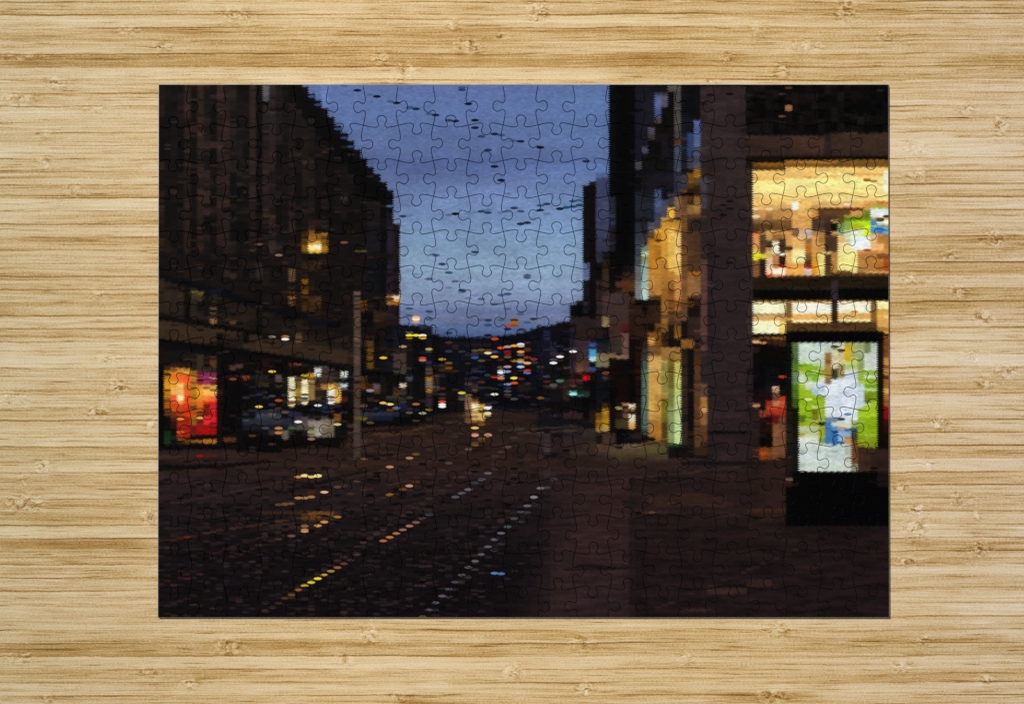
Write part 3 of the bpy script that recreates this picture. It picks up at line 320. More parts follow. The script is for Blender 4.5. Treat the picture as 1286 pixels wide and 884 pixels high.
rect('P', [(70,130,350,160,'170b06'),(70,160,130,185,'5a3210'),(130,150,300,180,'5c3814'),(240,150,350,185,'7c4c1c'),(70,185,130,210,'d0a070'),(130,195,185,215,'a8703c'),(185,190,350,240,'3a200c'),(70,215,240,300,'180c06'),(70,240,350,380,'0c0806'),(70,380,350,600,'07070b'),(185,420,295,600,'0e0f12'),(295,480,350,510,'7c2c14'),(240,580,295,630,'c89a70'),(240,630,295,700,'6a4838'),(70,640,240,720,'1c0a0a'),(240,700,295,740,'c87c58'),
  (295,660,350,760,'c83a18'),(185,700,240,840,'a83420'),(240,740,350,780,'a85830'),(70,720,130,770,'a07050'),(240,780,350,830,'8c5030'),(130,800,240,884,'5c140e'),(240,830,350,884,'8c1c10'),(350,110,1185,205,'040304'),(350,205,405,884,'0a0c08'),(1135,130,1185,884,'030203'),(1185,150,1235,330,'8a4c1c'),(1185,330,1235,400,'d8964c'),(1185,400,1235,425,'a04418'),(1185,420,1235,480,'cc9048'),(1185,480,1235,520,'5c2c10'),(1185,520,1235,590,'a86c30'),(1185,590,1235,640,'dca858'),(1185,640,1235,690,'b07038'),(1185,690,1235,750,'a05c24'),(1185,750,1235,884,'8c0c14'),(1185,130,1235,150,'1a0c08'),
  (405,205,465,300,'5a703c'),(405,300,465,380,'48642c'),(405,380,465,460,'587830'),(405,460,465,560,'64845c'),(405,560,465,680,'4c7020'),(405,680,465,884,'35501c'),(465,205,620,300,'c8d8c8'),(465,220,620,370,'d4e4d8'),(465,360,620,390,'c4dcb4'),(465,385,575,410,'88ac28'),(465,410,520,450,'90a420'),(520,400,685,500,'84b020'),(465,450,520,480,'b0cc90'),(465,480,520,560,'d4e4c4'),(520,480,630,500,'70981c'),(520,490,575,540,'b0cc88'),(575,490,630,540,'78b020'),(575,440,630,460,'bce090'),
  (465,560,520,610,'b0d02c'),(465,610,575,680,'98c018'),(520,550,630,590,'dce8e0'),(465,680,630,740,'8cb018'),(465,740,575,884,'98bc1c'),(520,680,575,700,'d0e890'),(575,600,700,660,'b0c8dc'),(575,580,690,600,'c8d8e4'),(620,205,740,260,'cfdcdc'),(620,260,690,330,'d0e0d0'),(620,330,690,410,'cce0bc'),(620,410,690,440,'b0c88c'),(620,440,745,470,'9cac2c'),(620,490,690,530,'d4dcb8'),(620,530,690,570,'e0e4e8'),(630,560,690,600,'c8d8e8'),(630,660,690,884,'90b01c'),(575,660,690,690,'84a010'),(575,790,630,840,'6c7418'),
  (690,290,745,350,'8a5c2c'),(690,350,745,390,'78501c'),(690,390,745,440,'b08448'),(690,440,745,500,'a08030'),(690,500,745,560,'8a6444'),(745,205,850,240,'c4ccbc'),(745,230,800,260,'7c7858'),(745,260,800,430,'dcdcbc'),(800,210,850,260,'ccd4cc'),(800,262,850,285,'4c4424'),(800,285,850,390,'c8b890'),(800,390,850,450,'a0804c'),(745,430,800,520,'3c3838'),(800,450,850,500,'b09c60'),(745,450,770,500,'303428'),(850,210,910,370,'cca814'),(850,250,910,340,'dcb410'),(850,370,960,440,'c4d480'),(910,205,1020,330,'a8b484'),(910,330,960,380,'ccdc70'),
  (960,330,1020,440,'8ca05c'),(1020,205,1075,290,'707c48'),(1075,205,1135,300,'c4d4cc'),(1020,300,1135,440,'d8e0d4'),(960,440,1135,480,'98bc44'),(960,480,1020,530,'90b030'),(1020,480,1135,520,'d4e4c0'),(1020,520,1135,590,'7cac14'),(960,540,1135,560,'b0cc38'),(850,440,960,884,'dde8f4'),(690,560,850,884,'dfe8f2'),(745,520,850,600,'dbe6f2'),(960,560,1020,884,'ccdcec'),(850,540,960,700,'e0e8f4'),(780,700,880,780,'ccdcec'),(1020,590,1075,620,'b8d48c'),(1020,620,1135,700,'7c9c18'),(1020,650,1075,720,'68780c'),(1075,700,1135,884,'b8dc28'),(1020,740,1075,884,'a8c830'),(960,830,1020,884,'b0cc48'),
  (690,800,850,850,'b4c8dc'),(700,850,850,884,'5c7888'),(800,845,850,870,'5c6c58'),(850,810,910,825,'5c90bc')])
dots('P', [(770,240,'5c5c34'),(825,271,'4c4420'),(100,200,'d4a478'),(325,497,'a03818'),(550,690,'d4ec9c'),(155,208,'b08050'),(880,817,'5088b8'),(265,590,'d0a478'),(100,745,'b88058')])
rect('Q', [(0,10,100,884,'281c1c'),(0,360,100,884,'241815'),(100,370,290,560,'2a1b18'),(100,560,290,800,'2c1c18'),(100,30,150,110,'8c4a2c'),(150,10,290,60,'a83420'),(150,60,240,130,'5c1410'),(100,80,195,180,'200c0a'),(100,180,195,280,'060404'),(195,120,240,360,'7c5034'),(240,80,285,360,'70482c'),(100,280,145,370,'8a3c0c'),(100,315,145,335,'d04c20'),(145,290,195,340,'6c3c10'),(145,340,195,370,'5c3214'),(195,340,285,370,'6a4020'),
  (290,10,335,500,'1c1613'),(335,10,375,460,'0a0e08'),(290,370,335,480,'1c1412'),(285,485,330,525,'4c382c'),(375,10,560,60,'94b81c'),(375,60,420,110,'5c741c'),(420,70,470,110,'8cc020'),(470,30,515,100,'6c6c18'),(515,10,560,110,'a0bc18'),(375,110,515,140,'a0a81c'),(375,140,515,180,'d0dcb0'),(375,180,420,210,'a8a830'),(420,180,515,240,'c8d49c'),(515,130,560,260,'a8ac14'),(375,210,515,300,'d4dcd4'),(375,260,740,455,'d4dfda'),(375,300,420,320,'b4c8b4'),(375,390,740,450,'c8d8cc'),(470,300,650,320,'bccfc4'),
  (560,10,740,90,'dce6f0'),(560,80,650,110,'6c88a0'),(560,110,600,260,'3c78b4'),(600,110,650,140,'d8dcc0'),(600,140,740,170,'5890c8'),(650,90,740,150,'dce4e8'),(600,180,650,270,'2c68a8'),(650,170,690,250,'9cc0dc'),(650,120,740,160,'e0dcc4'),(690,155,785,170,'305c84'),(690,170,740,210,'8ab4d8'),(690,210,740,260,'c89458'),(690,260,740,455,'c4ccc0'),(740,165,785,240,'3c3430'),(740,240,785,340,'704020'),(740,340,785,400,'6a4020'),(750,400,790,455,'8a8c6c'),
  (785,10,830,100,'a8cc1c'),(740,100,785,150,'9cac70'),(785,80,925,200,'8cb014'),(830,10,925,80,'b0d028'),(785,200,925,250,'90ac14'),(830,195,875,220,'b8cc50'),(785,250,830,280,'8c9c14'),(830,240,925,290,'7c8c18'),(790,285,925,455,'3a261c'),(875,320,1005,460,'2c1d18'),(925,10,970,290,'040303'),(970,10,1005,90,'980c14'),(970,90,1005,180,'3c0608'),(970,180,1005,290,'1a0a08'),(830,455,1005,490,'1c120f'),(925,490,1005,560,'1a1210'),
  (335,455,925,560,'030304'),(290,560,1005,830,'030305'),(925,300,1005,330,'2c1d18'),(290,830,1005,884,'1c1313')])
dots('Q', [(307,508,'6a5040'),(670,90,'3c4830'),(640,315,'a8bcb0'),(895,430,'120a08'),(720,55,'6890b8'),(670,152,'c89878')])
# ---- street marks and reflections
rect('S', [(45,30,95,130,'123018'),(0,10,45,150,'040404'),(140,10,230,70,'a02010'),(230,30,275,60,'5c1a10'),(275,10,415,50,'9c0d0a'),(140,78,185,95,'8c5020'),(185,90,415,112,'8a5014'),(325,85,415,118,'b06c18'),(140,110,230,125,'5c3418'),(460,75,550,105,'5a2c14'),(600,80,870,180,'070506'),(870,20,920,90,'6c6452'),(1055,10,1245,75,'6c6250'),(1100,10,1145,60,'a09c90'),(920,80,1050,150,'0c0706'),(1060,75,1245,120,'15100c'),
  (0,270,460,290,'110a0a'),(280,195,410,208,'4a140c'),(550,120,1055,150,'0e0908')])
fill([(198,588),(240,583),(290,582),(340,578),(340,581),(280,587),(198,591)], '0f0908')
fill([(345,618),(380,610),(430,596),(460,590),(460,592),(420,601),(360,620)], '110c0d')
fill([(300,560),(360,556),(430,548),(440,552),(300,566)], '0c0807')
dots('S', [(990,350,'c08838'),(1015,343,'e8d070'),(1040,340,'f0e088'),(1075,350,'e0c870'),(1105,345,'f4ec98'),(1140,340,'f0e090'),(1170,457,'c89c80'),(1030,498,'a87848'),(1085,490,'9c6828'),(900,543,'6c4430'),(945,537,'6a4838'),(1170,665,'e0a860'),(1125,692,'d09848'),(1030,692,'6c4430'),(1030,720,'a87850'),(1255,630,'a87850'),(1270,420,'6c5034'),(1100,465,'3c2414'),
  (300,203,'8c0c0a'),(345,203,'4c1a0c'),(400,203,'4c1a10'),(1080,85,'8c6c54'),(810,120,'3c2a20'),(665,62,'4c2c1c'),(600,545,'0a0606'),(750,492,'30201c'),(1090,35,'8c9058'),(850,10,'b07c48'),(850,42,'b87c48')])
rect('S', [(730,595,1060,608,'3c2416'),(1000,595,1240,615,'6c4220'),(1100,610,1180,640,'50321a'),(980,620,1080,640,'3a2518'),(500,640,590,655,'34201a')])
rect('X', [(560,140,640,165,'5c3c1a'),(445,175,620,200,'30201a')])
dots('X', [(105,230,'5c2014'),(85,232,'401410'),(485,104,'5c3a26'),(510,100,'6c4428'),(560,78,'b07a48'),(600,74,'a87038'),(570,188,'8a5a38'),(573,208,'c09068'),(523,226,'704c38'),(470,238,'482c22'),(117,392,'3c1c14'),(166,376,'341a14'),(213,293,'2c1714'),(248,290,'2c1714'),
  (573,420,'c8a820'),(600,407,'d8cc30'),(550,436,'8a5a28'),(523,456,'6c4428'),(497,468,'4c3020'),(470,488,'33231a'),(443,503,'2c201a'),(417,516,'3c2a20'),(625,392,'ecd81c')])
dots('Y', [(5,392,'f0dc20'),(22,378,'c8a02c'),(48,363,'b07a3c'),(75,349,'8c6038'),(102,334,'5c4028'),(125,320,'3c2c22'),(152,298,'4c3024'),(252,245,'a86c48'),(278,231,'b87830'),(303,216,'a87040'),(330,202,'8c6858'),(355,187,'a07058'),(380,173,'7c5844'),(405,158,'4c3c3c'),(432,143,'44444a'),(22,55,'e0b488'),(75,35,'5c4030'),(355,31,'d0906c'),(330,44,'6c4430'),(278,65,'7a5020'),(75,152,'a06a28'),(22,172,'c08c48'),(380,15,'5c3c20'),(100,32,'3c2c24'),
  (585,45,'727279'),(558,60,'55585f'),(535,75,'37393e'),(635,6,'585d65'),(868,40,'72767c'),(842,75,'898d90'),(816,108,'4b4e53'),(790,132,'565a5f'),(765,158,'45484b'),(738,190,'4b5255'),(712,215,'5f6268'),(687,240,'585862'),(662,268,'585b5f'),(636,298,'56565b'),(610,324,'5f5f64'),(587,348,'55585f'),(560,378,'4b4e55'),(535,406,'41444b'),(508,433,'484852'),(483,460,'5b5b68'),(458,486,'565662'),(432,514,'4e4b52'),(405,540,'584141'),
  (690,371,'5c7aa8'),(712,373,'4870b0'),(512,345,'241a1c'),(405,420,'3c2828'),(432,410,'301f20'),(350,470,'2c1f20'),(480,360,'2c2024')])
rect('Y', [(0,135,55,150,'6c4420'),(0,155,60,165,'3c2a1c')])
dots('T', [(938,119,'e8b870'),(940,172,'d8987c'),(1032,172,'d08c78'),(990,95,'6c4c14'),(985,195,'6a481c'),(938,225,'5a3c1c'),(940,240,'6c4a20'),(895,268,'5c4840'),(985,210,'4c3820'),(525,303,'6c4818'),(483,330,'a87c64'),(343,392,'b8875c'),(755,365,'4c4044'),(1033,436,'64585e'),(985,480,'50545c'),(938,505,'34383c'),(893,550,'645c66'),(848,576,'50585e'),(803,602,'4c5054'),(483,524,'c48c74'),(525,497,'4c2c12'),(435,550,'6c3c18'),(340,586,'8a5a20'),(155,338,'6a4c2c'),
  (300,420,'3c2818'),(800,180,'33282a'),(1215,187,'3c302f'),(1175,252,'50423c'),(1085,375,'30262a'),(1265,128,'3a3230'),(620,720,'2a2e30'),(1265,708,'3c4044'),(1265,690,'08080a'),(115,492,'4a3430'),(25,524,'3c2c2c'),(430,355,'3c2018'),(660,243,'3a2e28')])
rect('T', [(90,10,145,340,'50413a'),(90,200,145,320,'463830'),(145,85,560,108,'0c0808'),(350,40,600,85,'080609'),(200,150,600,170,'3c2618'),(220,155,380,170,'4c3020'),(880,10,925,90,'6c4a30'),(925,10,1010,60,'e8c070'),(925,60,970,75,'9c6830'),(500,115,600,130,'50341c')])
dots('U', [(620,548,'0e0909'),(655,550,'120c0c'),(80,415,'68686e'),(52,462,'7c7c84'),(20,510,'5c5c64'),(230,212,'0c0808'),(1235,575,'120c0c'),(700,545,'5c3c2c'),(650,548,'3c2820'),(545,485,'1c1416'),(790,495,'40281c')])
rect('U', [(105,300,145,350,'30262a'),(845,268,1286,290,'191213'),(985,110,1200,122,'120d0e'),(380,115,420,140,'0c0a0a'),(595,548,660,556,'150e0e'),(860,440,1000,470,'342018'),(660,355,900,370,'1c1212')])
rect('Z', [(40,121,200,127,'170f0f'),(370,100,500,115,'3a241a'),(40,60,300,95,'30201a'),(50,108,110,116,'38241b'),(230,365,370,385,'362422'),(370,335,460,360,'32201e'),(150,430,260,445,'32211e'),(520,290,600,300,'2c1e1c')])
rect('Y', [(1000,335,1100,348,'1c1415'),(1080,345,1200,358,'191213'),(960,352,1060,362,'1d1516'),(1225,0,1245,545,'1f1617')])

m = (XX > 943) & (YY > 200) & (YY < 425); P[m] = np.clip(P[m] * np.array([1.10, 1.11, 1.10]) + np.array([0, .008, .012]), 0, 1)
m = (XX > 815) & (XX < 860) & (YY > 250) & (YY < 370); P[m] *= 1.05
m = mb & (YY < 470) & (P.mean(-1) < .25); P[m] *= .88
for k_ in (9, 14, 16, 17, 21, 25): P[(YY < 330)[:, 0], k_] *= 1.10
# ---- blend neighbouring tile rows, add streaks of slightly different ink
lum = P.mean(-1)
st1 = runs(2, 5, 1.0); st2 = smooth(runs(3, 8, 1.0), 1, 2); st3 = smooth(rs.normal(0, 1, (NR, NC)), 5, 3) * 1.6
am = np.where(lum > .35, .055, .10) * np.where(poly_mask([(378,106),(494,245),(502,420),(720,404),(765,226),(765,106)]), .22, 1.0)
P *= (1 + am * (st1 * .6 + st2 + st3))[..., None]
P += (am * .35 * (lum > .2))[..., None] * np.stack([st2, -st1 * .4, -st2], -1) * P
P[:, 112:] = P[:, 111:112]
lm = P.mean(-1, keepdims=True)
P = P * np.clip(.50 + lm / .20, .60, 1.0)                   # the deepest inks print nearly black
P = np.stack([smooth(P[..., q], 3, 1) for q in range(3)], -1)
P[:, 1:-1] = P[:, 1:-1] * .90 + (P[:, :-2] + P[:, 2:]) * .05
jj = runs(2, 6, 1.0)                                        # ragged ends: some rows reach into the next tile
for dk in (-1, 1):
    mk = (jj * dk > .80) & (YY > 430) | (jj * dk > .88)
    mk[:, :2] = False; mk[:, -3:] = False; mk &= np.abs(P.mean(-1) - np.roll(P, dk, 1).mean(-1)) < .16
    sky_m = poly_mask([(378,106),(494,245),(502,420),(720,404),(765,226),(765,106)])
    mk &= ~sky_m & ~np.roll(sky_m, 1, 1) & ~np.roll(sky_m, -1, 1)
    Q = P + .55 * (np.roll(P, dk, 1) - P)
    P = np.where(mk[..., None], Q, P)

# ---- the tiles: serrated sides, scalloped tops
SC = 2
W, H = int((PX1 - PX0) * SC), int((PY1 - PY0) * SC)
xs = (np.arange(W) + .5) / SC; ys = (np.arange(H) + .5) / SC
GX, GY = np.meshgrid(xs, ys)
zig = (np.abs(((GY / 2.9) % 1) - .5) * 4 - 1) * 1.75
kk = (GX + zig) / CW
fx = kk - np.floor(kk)
rowi = np.clip((GY + (np.abs(fx - .5) * 2 - .5) * 1.5).astype(int), 0, NR - 1)
coli = np.clip(np.floor(kk).astype(int), 0, NC - 1)
IMG = P[rowi, coli]
# fine grain inside the tiles
fine = rs.normal(0, 1, (NR // 2 + 2, NC * 2 + 2))
IMG = IMG * (1 + .035 * fine[(rowi // 2), np.clip((kk * 2).astype(int), 0, NC * 2)][..., None])
spk = []
def trail(x0, y0, x1, y1, col, al=.8, sp=.72):
    for k in range(ci(x0), ci(x1)):
        if rs.rand() > sp: continue
        x_ = PX0 + (k + .5) * CW; t_ = (x_ - x0) / (x1 - x0)
        spk.append((x_, y0 + (y1 - y0) * t_ + rs.uniform(-.8, .8), hx(col), al * rs.uniform(.5, 1)))
for a_ in [(198,735,430,645,'33211e'),(198,765,520,640,'2c2022'),(430,772,610,650,'2c2124'),(470,773,650,640,'33292b'),(600,773,700,650,'2c2225'),(250,700,560,600,'3a2620'),
           (220,632,420,592,'36261f'),(205,680,300,662,'4a2c22'),(300,662,430,640,'50321f'),(330,770,480,665,'5a4030'),(480,665,640,560,'4a3528'),(300,773,470,680,'2a1f22'),(360,773,520,668,'2c2022'),
           (540,772,640,672,'4c4648'),(640,672,700,595,'4a4446'),(430,560,600,522,'4a2f20'),(430,570,620,530,'38251d'),(440,600,700,540,'34241f'),(500,640,700,565,'2d2223'),(430,585,560,560,'3c281f'),
           (820,765,1000,690,'33231f'),(800,600,940,585,'382822'),(640,545,735,540,'4a3a30'),(560,545,720,535,'3f2e28'),(440,620,560,590,'4a2f20')]:
    trail(*a_)
for q in range(150):                                        # more windows and lamps of the far street, and parked cars at the left kerb
    u_ = rs.rand()
    if u_ < .6: x_, y_ = rs.uniform(534, 712), rs.uniform(430, 508)
    else: x_, y_ = rs.uniform(300, 530), rs.uniform(486, 532)
    c_ = [hx(v) for v in ('2a2f48', '3a2a26', '4a3a20', '1c2440', '5a2a1c', '34323c', '50505c', '6a5a30')][rs.randint(8)]
    spk.append((PX0 + (math.floor((x_ - PX0) / CW) + .5) * CW, y_, c_, rs.uniform(.4, .9)))
for q in range(1500):                                       # small wet glints and dark pits in the roadway
    x_ = rs.uniform(200, 700); y_ = rs.uniform(560, 773)
    if rs.rand() > np.clip((y_ - 540) / 160, .15, 1) or x_ > 700 - (y_ - 560) * .5: continue
    u_ = rs.rand()
    c_ = hx('070507') if u_ < .50 else hx('2a1e1f') if u_ < .88 else hx('3c2a24')
    spk.append((PX0 + (math.floor((x_ - PX0) / CW) + .5) * CW, y_, c_, rs.uniform(.35, .8)))
for q in range(420):
    x_ = rs.uniform(200, 500); y_ = rs.uniform(120, 540)
    if not mb[int(y_ - PY0), int((x_ - PX0) / CW)]: continue
    spk.append((PX0 + (math.floor((x_ - PX0) / CW) + .5) * CW, y_, hx('080505') if rs.rand() < .6 else hx('30241e'), rs.uniform(.3, .7)))
DOTS = spk + DOTS
for cx, cy, col, al in DOTS:
    px, py = (cx - PX0) * SC, (cy - PY0) * SC
    x0, x1 = int(max(0, px - 13)), int(min(W, px + 14)); y0, y1 = int(max(0, py - 6)), int(min(H, py + 7))
    if x1 <= x0 or y1 <= y0: continue
    sx, sy = np.meshgrid(np.arange(x0, x1) + .5, np.arange(y0, y1) + .5)
    d = (np.abs(sx - px) / (5.1 * SC)) ** 1.7 + (np.abs(sy - py) / (1.75 * SC)) ** 1.7
    a = (np.clip((1.15 - d) / .3, 0, 1) * al)[..., None]
    IMG[y0:y1, x0:x1] = IMG[y0:y1, x0:x1] * (1 - a) + col * a
IMG = np.clip(IMG + rs.normal(0, .006, IMG.shape[:2])[..., None], 0, 1)

img = bpy.data.images.new('puzzle_picture', W, H, alpha=False)
buf = np.ones((H, W, 4), np.float32)
buf[..., :3] = IMG[::-1]
img.pixels.foreach_set(buf.ravel())
img.update(); img.pack()

# ---------------------------------------------------------------- materials
def newmat(name):
    m = bpy.data.materials.new(name); m.use_nodes = True
    nt = m.node_tree; nt.nodes.clear()
    out = nt.nodes.new('ShaderNodeOutputMaterial'); b = nt.nodes.new('ShaderNodeBsdfPrincipled')
    nt.links.new(b.outputs[0], out.inputs[0])
    return m, nt, b
def noise(nt, vec, scale, detail=3, rough=.55, w=None):
    n = nt.nodes.new('ShaderNodeTexNoise'); n.inputs['Scale'].default_value = scale
    n.inputs['Detail'].default_value = detail; n.inputs['Roughness'].default_value = rough
    nt.links.new(vec, n.inputs['Vector']); return n.outputs['Fac']
def mapping(nt, vec, sc_, loc=(0,0,0)):
    n = nt.nodes.new('ShaderNodeMapping'); n.inputs['Scale'].default_value = sc_; n.inputs['Location'].default_value = loc
    nt.links.new(vec, n.inputs['Vector']); return n.outputs[0]
def mth(nt, op, a, b=None, c=None, clamp=False):
    n = nt.nodes.new('ShaderNodeMath'); n.operation = op; n.use_clamp = clamp
    for i, v in enumerate((a, b, c)):
        if v is None: continue
        if isinstance(v, (int, float)): n.inputs[i].default_value = v
        else: nt.links.new(v, n.inputs[i])
    return n.outputs[0]
def ramp(nt, fac, stops):
    n = nt.nodes.new('ShaderNodeValToRGB'); cr = n.color_ramp
    while len(cr.elements) < len(stops): cr.elements.new(.5)
    for e, (p, c) in zip(cr.elements, stops):
        e.position = p; e.color = tuple(srgb(c)) + (1,)
    nt.links.new(fac, n.inputs[0]); return n.outputs[0]
def mix(nt, f, a, b, mode='MIX'):
    n = nt.nodes.new('ShaderNodeMix'); n.data_type = 'RGBA'; n.blend_type = mode
    for i, v in ((0, f), (6, a), (7, b)):
        if isinstance(v, (int, float)): n.inputs[i].default_value = v
        elif isinstance(v, tuple): n.inputs[i].default_value = v
        else: nt.links.new(v, n.inputs[i])
    return n.outputs[2]
def srgb(h):
    c = hx(h); return [float(v / 12.92 if v <= .04045 else ((v + .055) / 1.055) ** 2.4) for v in c]

# printed face of the puzzle
m_print, nt, b = newmat('printed_paper')
tc = nt.nodes.new('ShaderNodeUVMap'); tc.uv_map = 'UVMap'
ti = nt.nodes.new('ShaderNodeTexImage'); ti.image = img; ti.interpolation = 'Linear'; ti.extension = 'EXTEND'
nt.links.new(tc.outputs[0], ti.inputs[0])
geo = nt.nodes.new('ShaderNodeNewGeometry')
nt.links.new(ti.outputs[0], b.inputs['Base Color'])
b.inputs['Roughness'].default_value = .38
b.inputs['Specular IOR Level'].default_value = .08
grain = noise(nt, mapping(nt, geo.outputs['Position'], (1, 1, 1)), 2600, 2)
bp = nt.nodes.new('ShaderNodeBump'); bp.inputs['Strength'].default_value = .03; bp.inputs['Distance'].default_value = .0002
nt.links.new(grain, bp.inputs['Height']); nt.links.new(bp.outputs[0], b.inputs['Normal'])

# raw cardboard on the cut edges
m_card, nt, b = newmat('grey_cardboard')
geo = nt.nodes.new('ShaderNodeNewGeometry')
f = noise(nt, mapping(nt, geo.outputs['Position'], (1, 1, 6)), 900, 3)
nt.links.new(ramp(nt, f, [(.3, '85838e'), (.7, 'c4c2cc')]), b.inputs['Base Color'])
b.inputs['Roughness'].default_value = .9

# dark board core seen down the cuts
m_core, nt, b = newmat('dark_board_core')
geo = nt.nodes.new('ShaderNodeNewGeometry')
f = noise(nt, mapping(nt, geo.outputs['Position'], (1, 1, 6)), 1200, 3)
nt.links.new(ramp(nt, f, [(.3, '1a1c22'), (.7, '33363e')]), b.inputs['Base Color'])
b.inputs['Roughness'].default_value = 1.0; b.inputs['Specular IOR Level'].default_value = 0

# bamboo board
m_bam, nt, b = newmat('laminated_bamboo')
at = nt.nodes.new('ShaderNodeVertexColor'); at.layer_name = 'grain'
sp = nt.nodes.new('ShaderNodeSeparateColor'); nt.links.new(at.outputs[0], sp.inputs[0])
tone, knot, line = sp.outputs[0], sp.outputs[1], sp.outputs[2]
geo = nt.nodes.new('ShaderNodeNewGeometry'); pos = geo.outputs['Position']
# bend the fibres around knots and wander a little elsewhere
wob = noise(nt, mapping(nt, pos, (14, 40, 1)), 1.0, 2)
kw = noise(nt, mapping(nt, pos, (210, 330, 1), (3, 7, 0)), 1.0, 2)
dy = mth(nt, 'ADD', mth(nt, 'MULTIPLY', mth(nt, 'SUBTRACT', wob, .5), .0035), mth(nt, 'MULTIPLY', mth(nt, 'MULTIPLY', mth(nt, 'SUBTRACT', kw, .5), knot), .014))
cmb = nt.nodes.new('ShaderNodeCombineXYZ'); nt.links.new(dy, cmb.inputs[1])
va = nt.nodes.new('ShaderNodeVectorMath'); va.operation = 'ADD'; nt.links.new(pos, va.inputs[0]); nt.links.new(cmb.outputs[0], va.inputs[1])
p2 = va.outputs[0]
f1 = noise(nt, mapping(nt, p2, (6.5, 560, 1)), 1.0, 5, .6)       # broad fibres
f2 = noise(nt, mapping(nt, p2, (34, 1500, 1), (1, 2, 0)), 1.0, 3, .65)     # fine fibres
f3 = noise(nt, mapping(nt, p2, (800, 2400, 1), (5, 1, 0)), 1.0, 2, .7)     # pores
f4 = noise(nt, mapping(nt, p2, (22, 300, 1), (2, 9, 0)), 1.0, 4, .6)       # dark streaks
acc = mth(nt, 'MULTIPLY', mth(nt, 'SUBTRACT', f1, .5), .62)
acc = mth(nt, 'ADD', acc, mth(nt, 'MULTIPLY', mth(nt, 'SUBTRACT', f2, .5), .46))
acc = mth(nt, 'ADD', acc, mth(nt, 'MULTIPLY', mth(nt, 'SUBTRACT', f3, .5), .66))
acc = mth(nt, 'ADD', acc, tone)
str_ = mth(nt, 'MULTIPLY', mth(nt, 'SUBTRACT', f4, .60, clamp=True), 1.25)
acc = mth(nt, 'SUBTRACT', acc, str_)
f5 = noise(nt, mapping(nt, p2, (38, 1150, 1), (4, 4, 0)), 1.0, 2, .5)      # short tapered fibres
acc = mth(nt, 'SUBTRACT', acc, mth(nt, 'MULTIPLY', mth(nt, 'SUBTRACT', f5, .63, clamp=True), 3.4))
acc = mth(nt, 'ADD', acc, mth(nt, 'MULTIPLY', mth(nt, 'SUBTRACT', mth(nt, 'SUBTRACT', 1.0, f5), .63, clamp=True), 1.6))
acc = mth(nt, 'SUBTRACT', acc, mth(nt, 'MULTIPLY', line, mth(nt, 'ADD', .04, mth(nt, 'MULTIPLY', f2, .66))))
kk1 = noise(nt, mapping(nt, p2, (190, 620, 1), (8, 8, 0)), 1.0, 3, .6)
kd = mth(nt, 'MULTIPLY', mth(nt, 'SUBTRACT', kk1, .49), 2.6)
acc = mth(nt, 'ADD', acc, mth(nt, 'MULTIPLY', knot, kd))
colr = ramp(nt, acc, [(0.0, '71480f'), (.2, 'a2742c'), (.36, 'c39c5a'), (.52, 'dec08d'), (.68, 'ead3a9'), (1.0, 'faecd0')])
# uneven light tinted into the wood: left dimmer and greyer, right cooler, middle golden
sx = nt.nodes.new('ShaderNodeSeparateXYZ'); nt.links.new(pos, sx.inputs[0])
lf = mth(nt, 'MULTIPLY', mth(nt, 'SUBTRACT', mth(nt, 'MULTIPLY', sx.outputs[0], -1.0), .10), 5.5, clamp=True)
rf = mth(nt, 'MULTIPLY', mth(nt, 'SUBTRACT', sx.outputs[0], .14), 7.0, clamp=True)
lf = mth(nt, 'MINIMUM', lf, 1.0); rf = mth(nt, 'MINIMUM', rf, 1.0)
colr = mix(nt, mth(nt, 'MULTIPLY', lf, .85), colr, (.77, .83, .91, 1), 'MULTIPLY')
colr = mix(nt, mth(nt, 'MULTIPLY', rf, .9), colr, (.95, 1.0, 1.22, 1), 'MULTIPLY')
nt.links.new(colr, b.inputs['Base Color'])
b.inputs['Roughness'].default_value = .55; b.inputs['Specular IOR Level'].default_value = .3
bh = mth(nt, 'ADD', mth(nt, 'MULTIPLY', f2, .5), mth(nt, 'ADD', mth(nt, 'MULTIPLY', f3, .4), mth(nt, 'MULTIPLY', mth(nt, 'MULTIPLY', kk1, knot), 2.2)))
bh = mth(nt, 'SUBTRACT', bh, mth(nt, 'MULTIPLY', line, .8))
bp = nt.nodes.new('ShaderNodeBump'); bp.inputs['Strength'].default_value = .55; bp.inputs['Distance'].default_value = .0004
nt.links.new(bh, bp.inputs['Height']); nt.links.new(bp.outputs[0], b.inputs['Normal'])

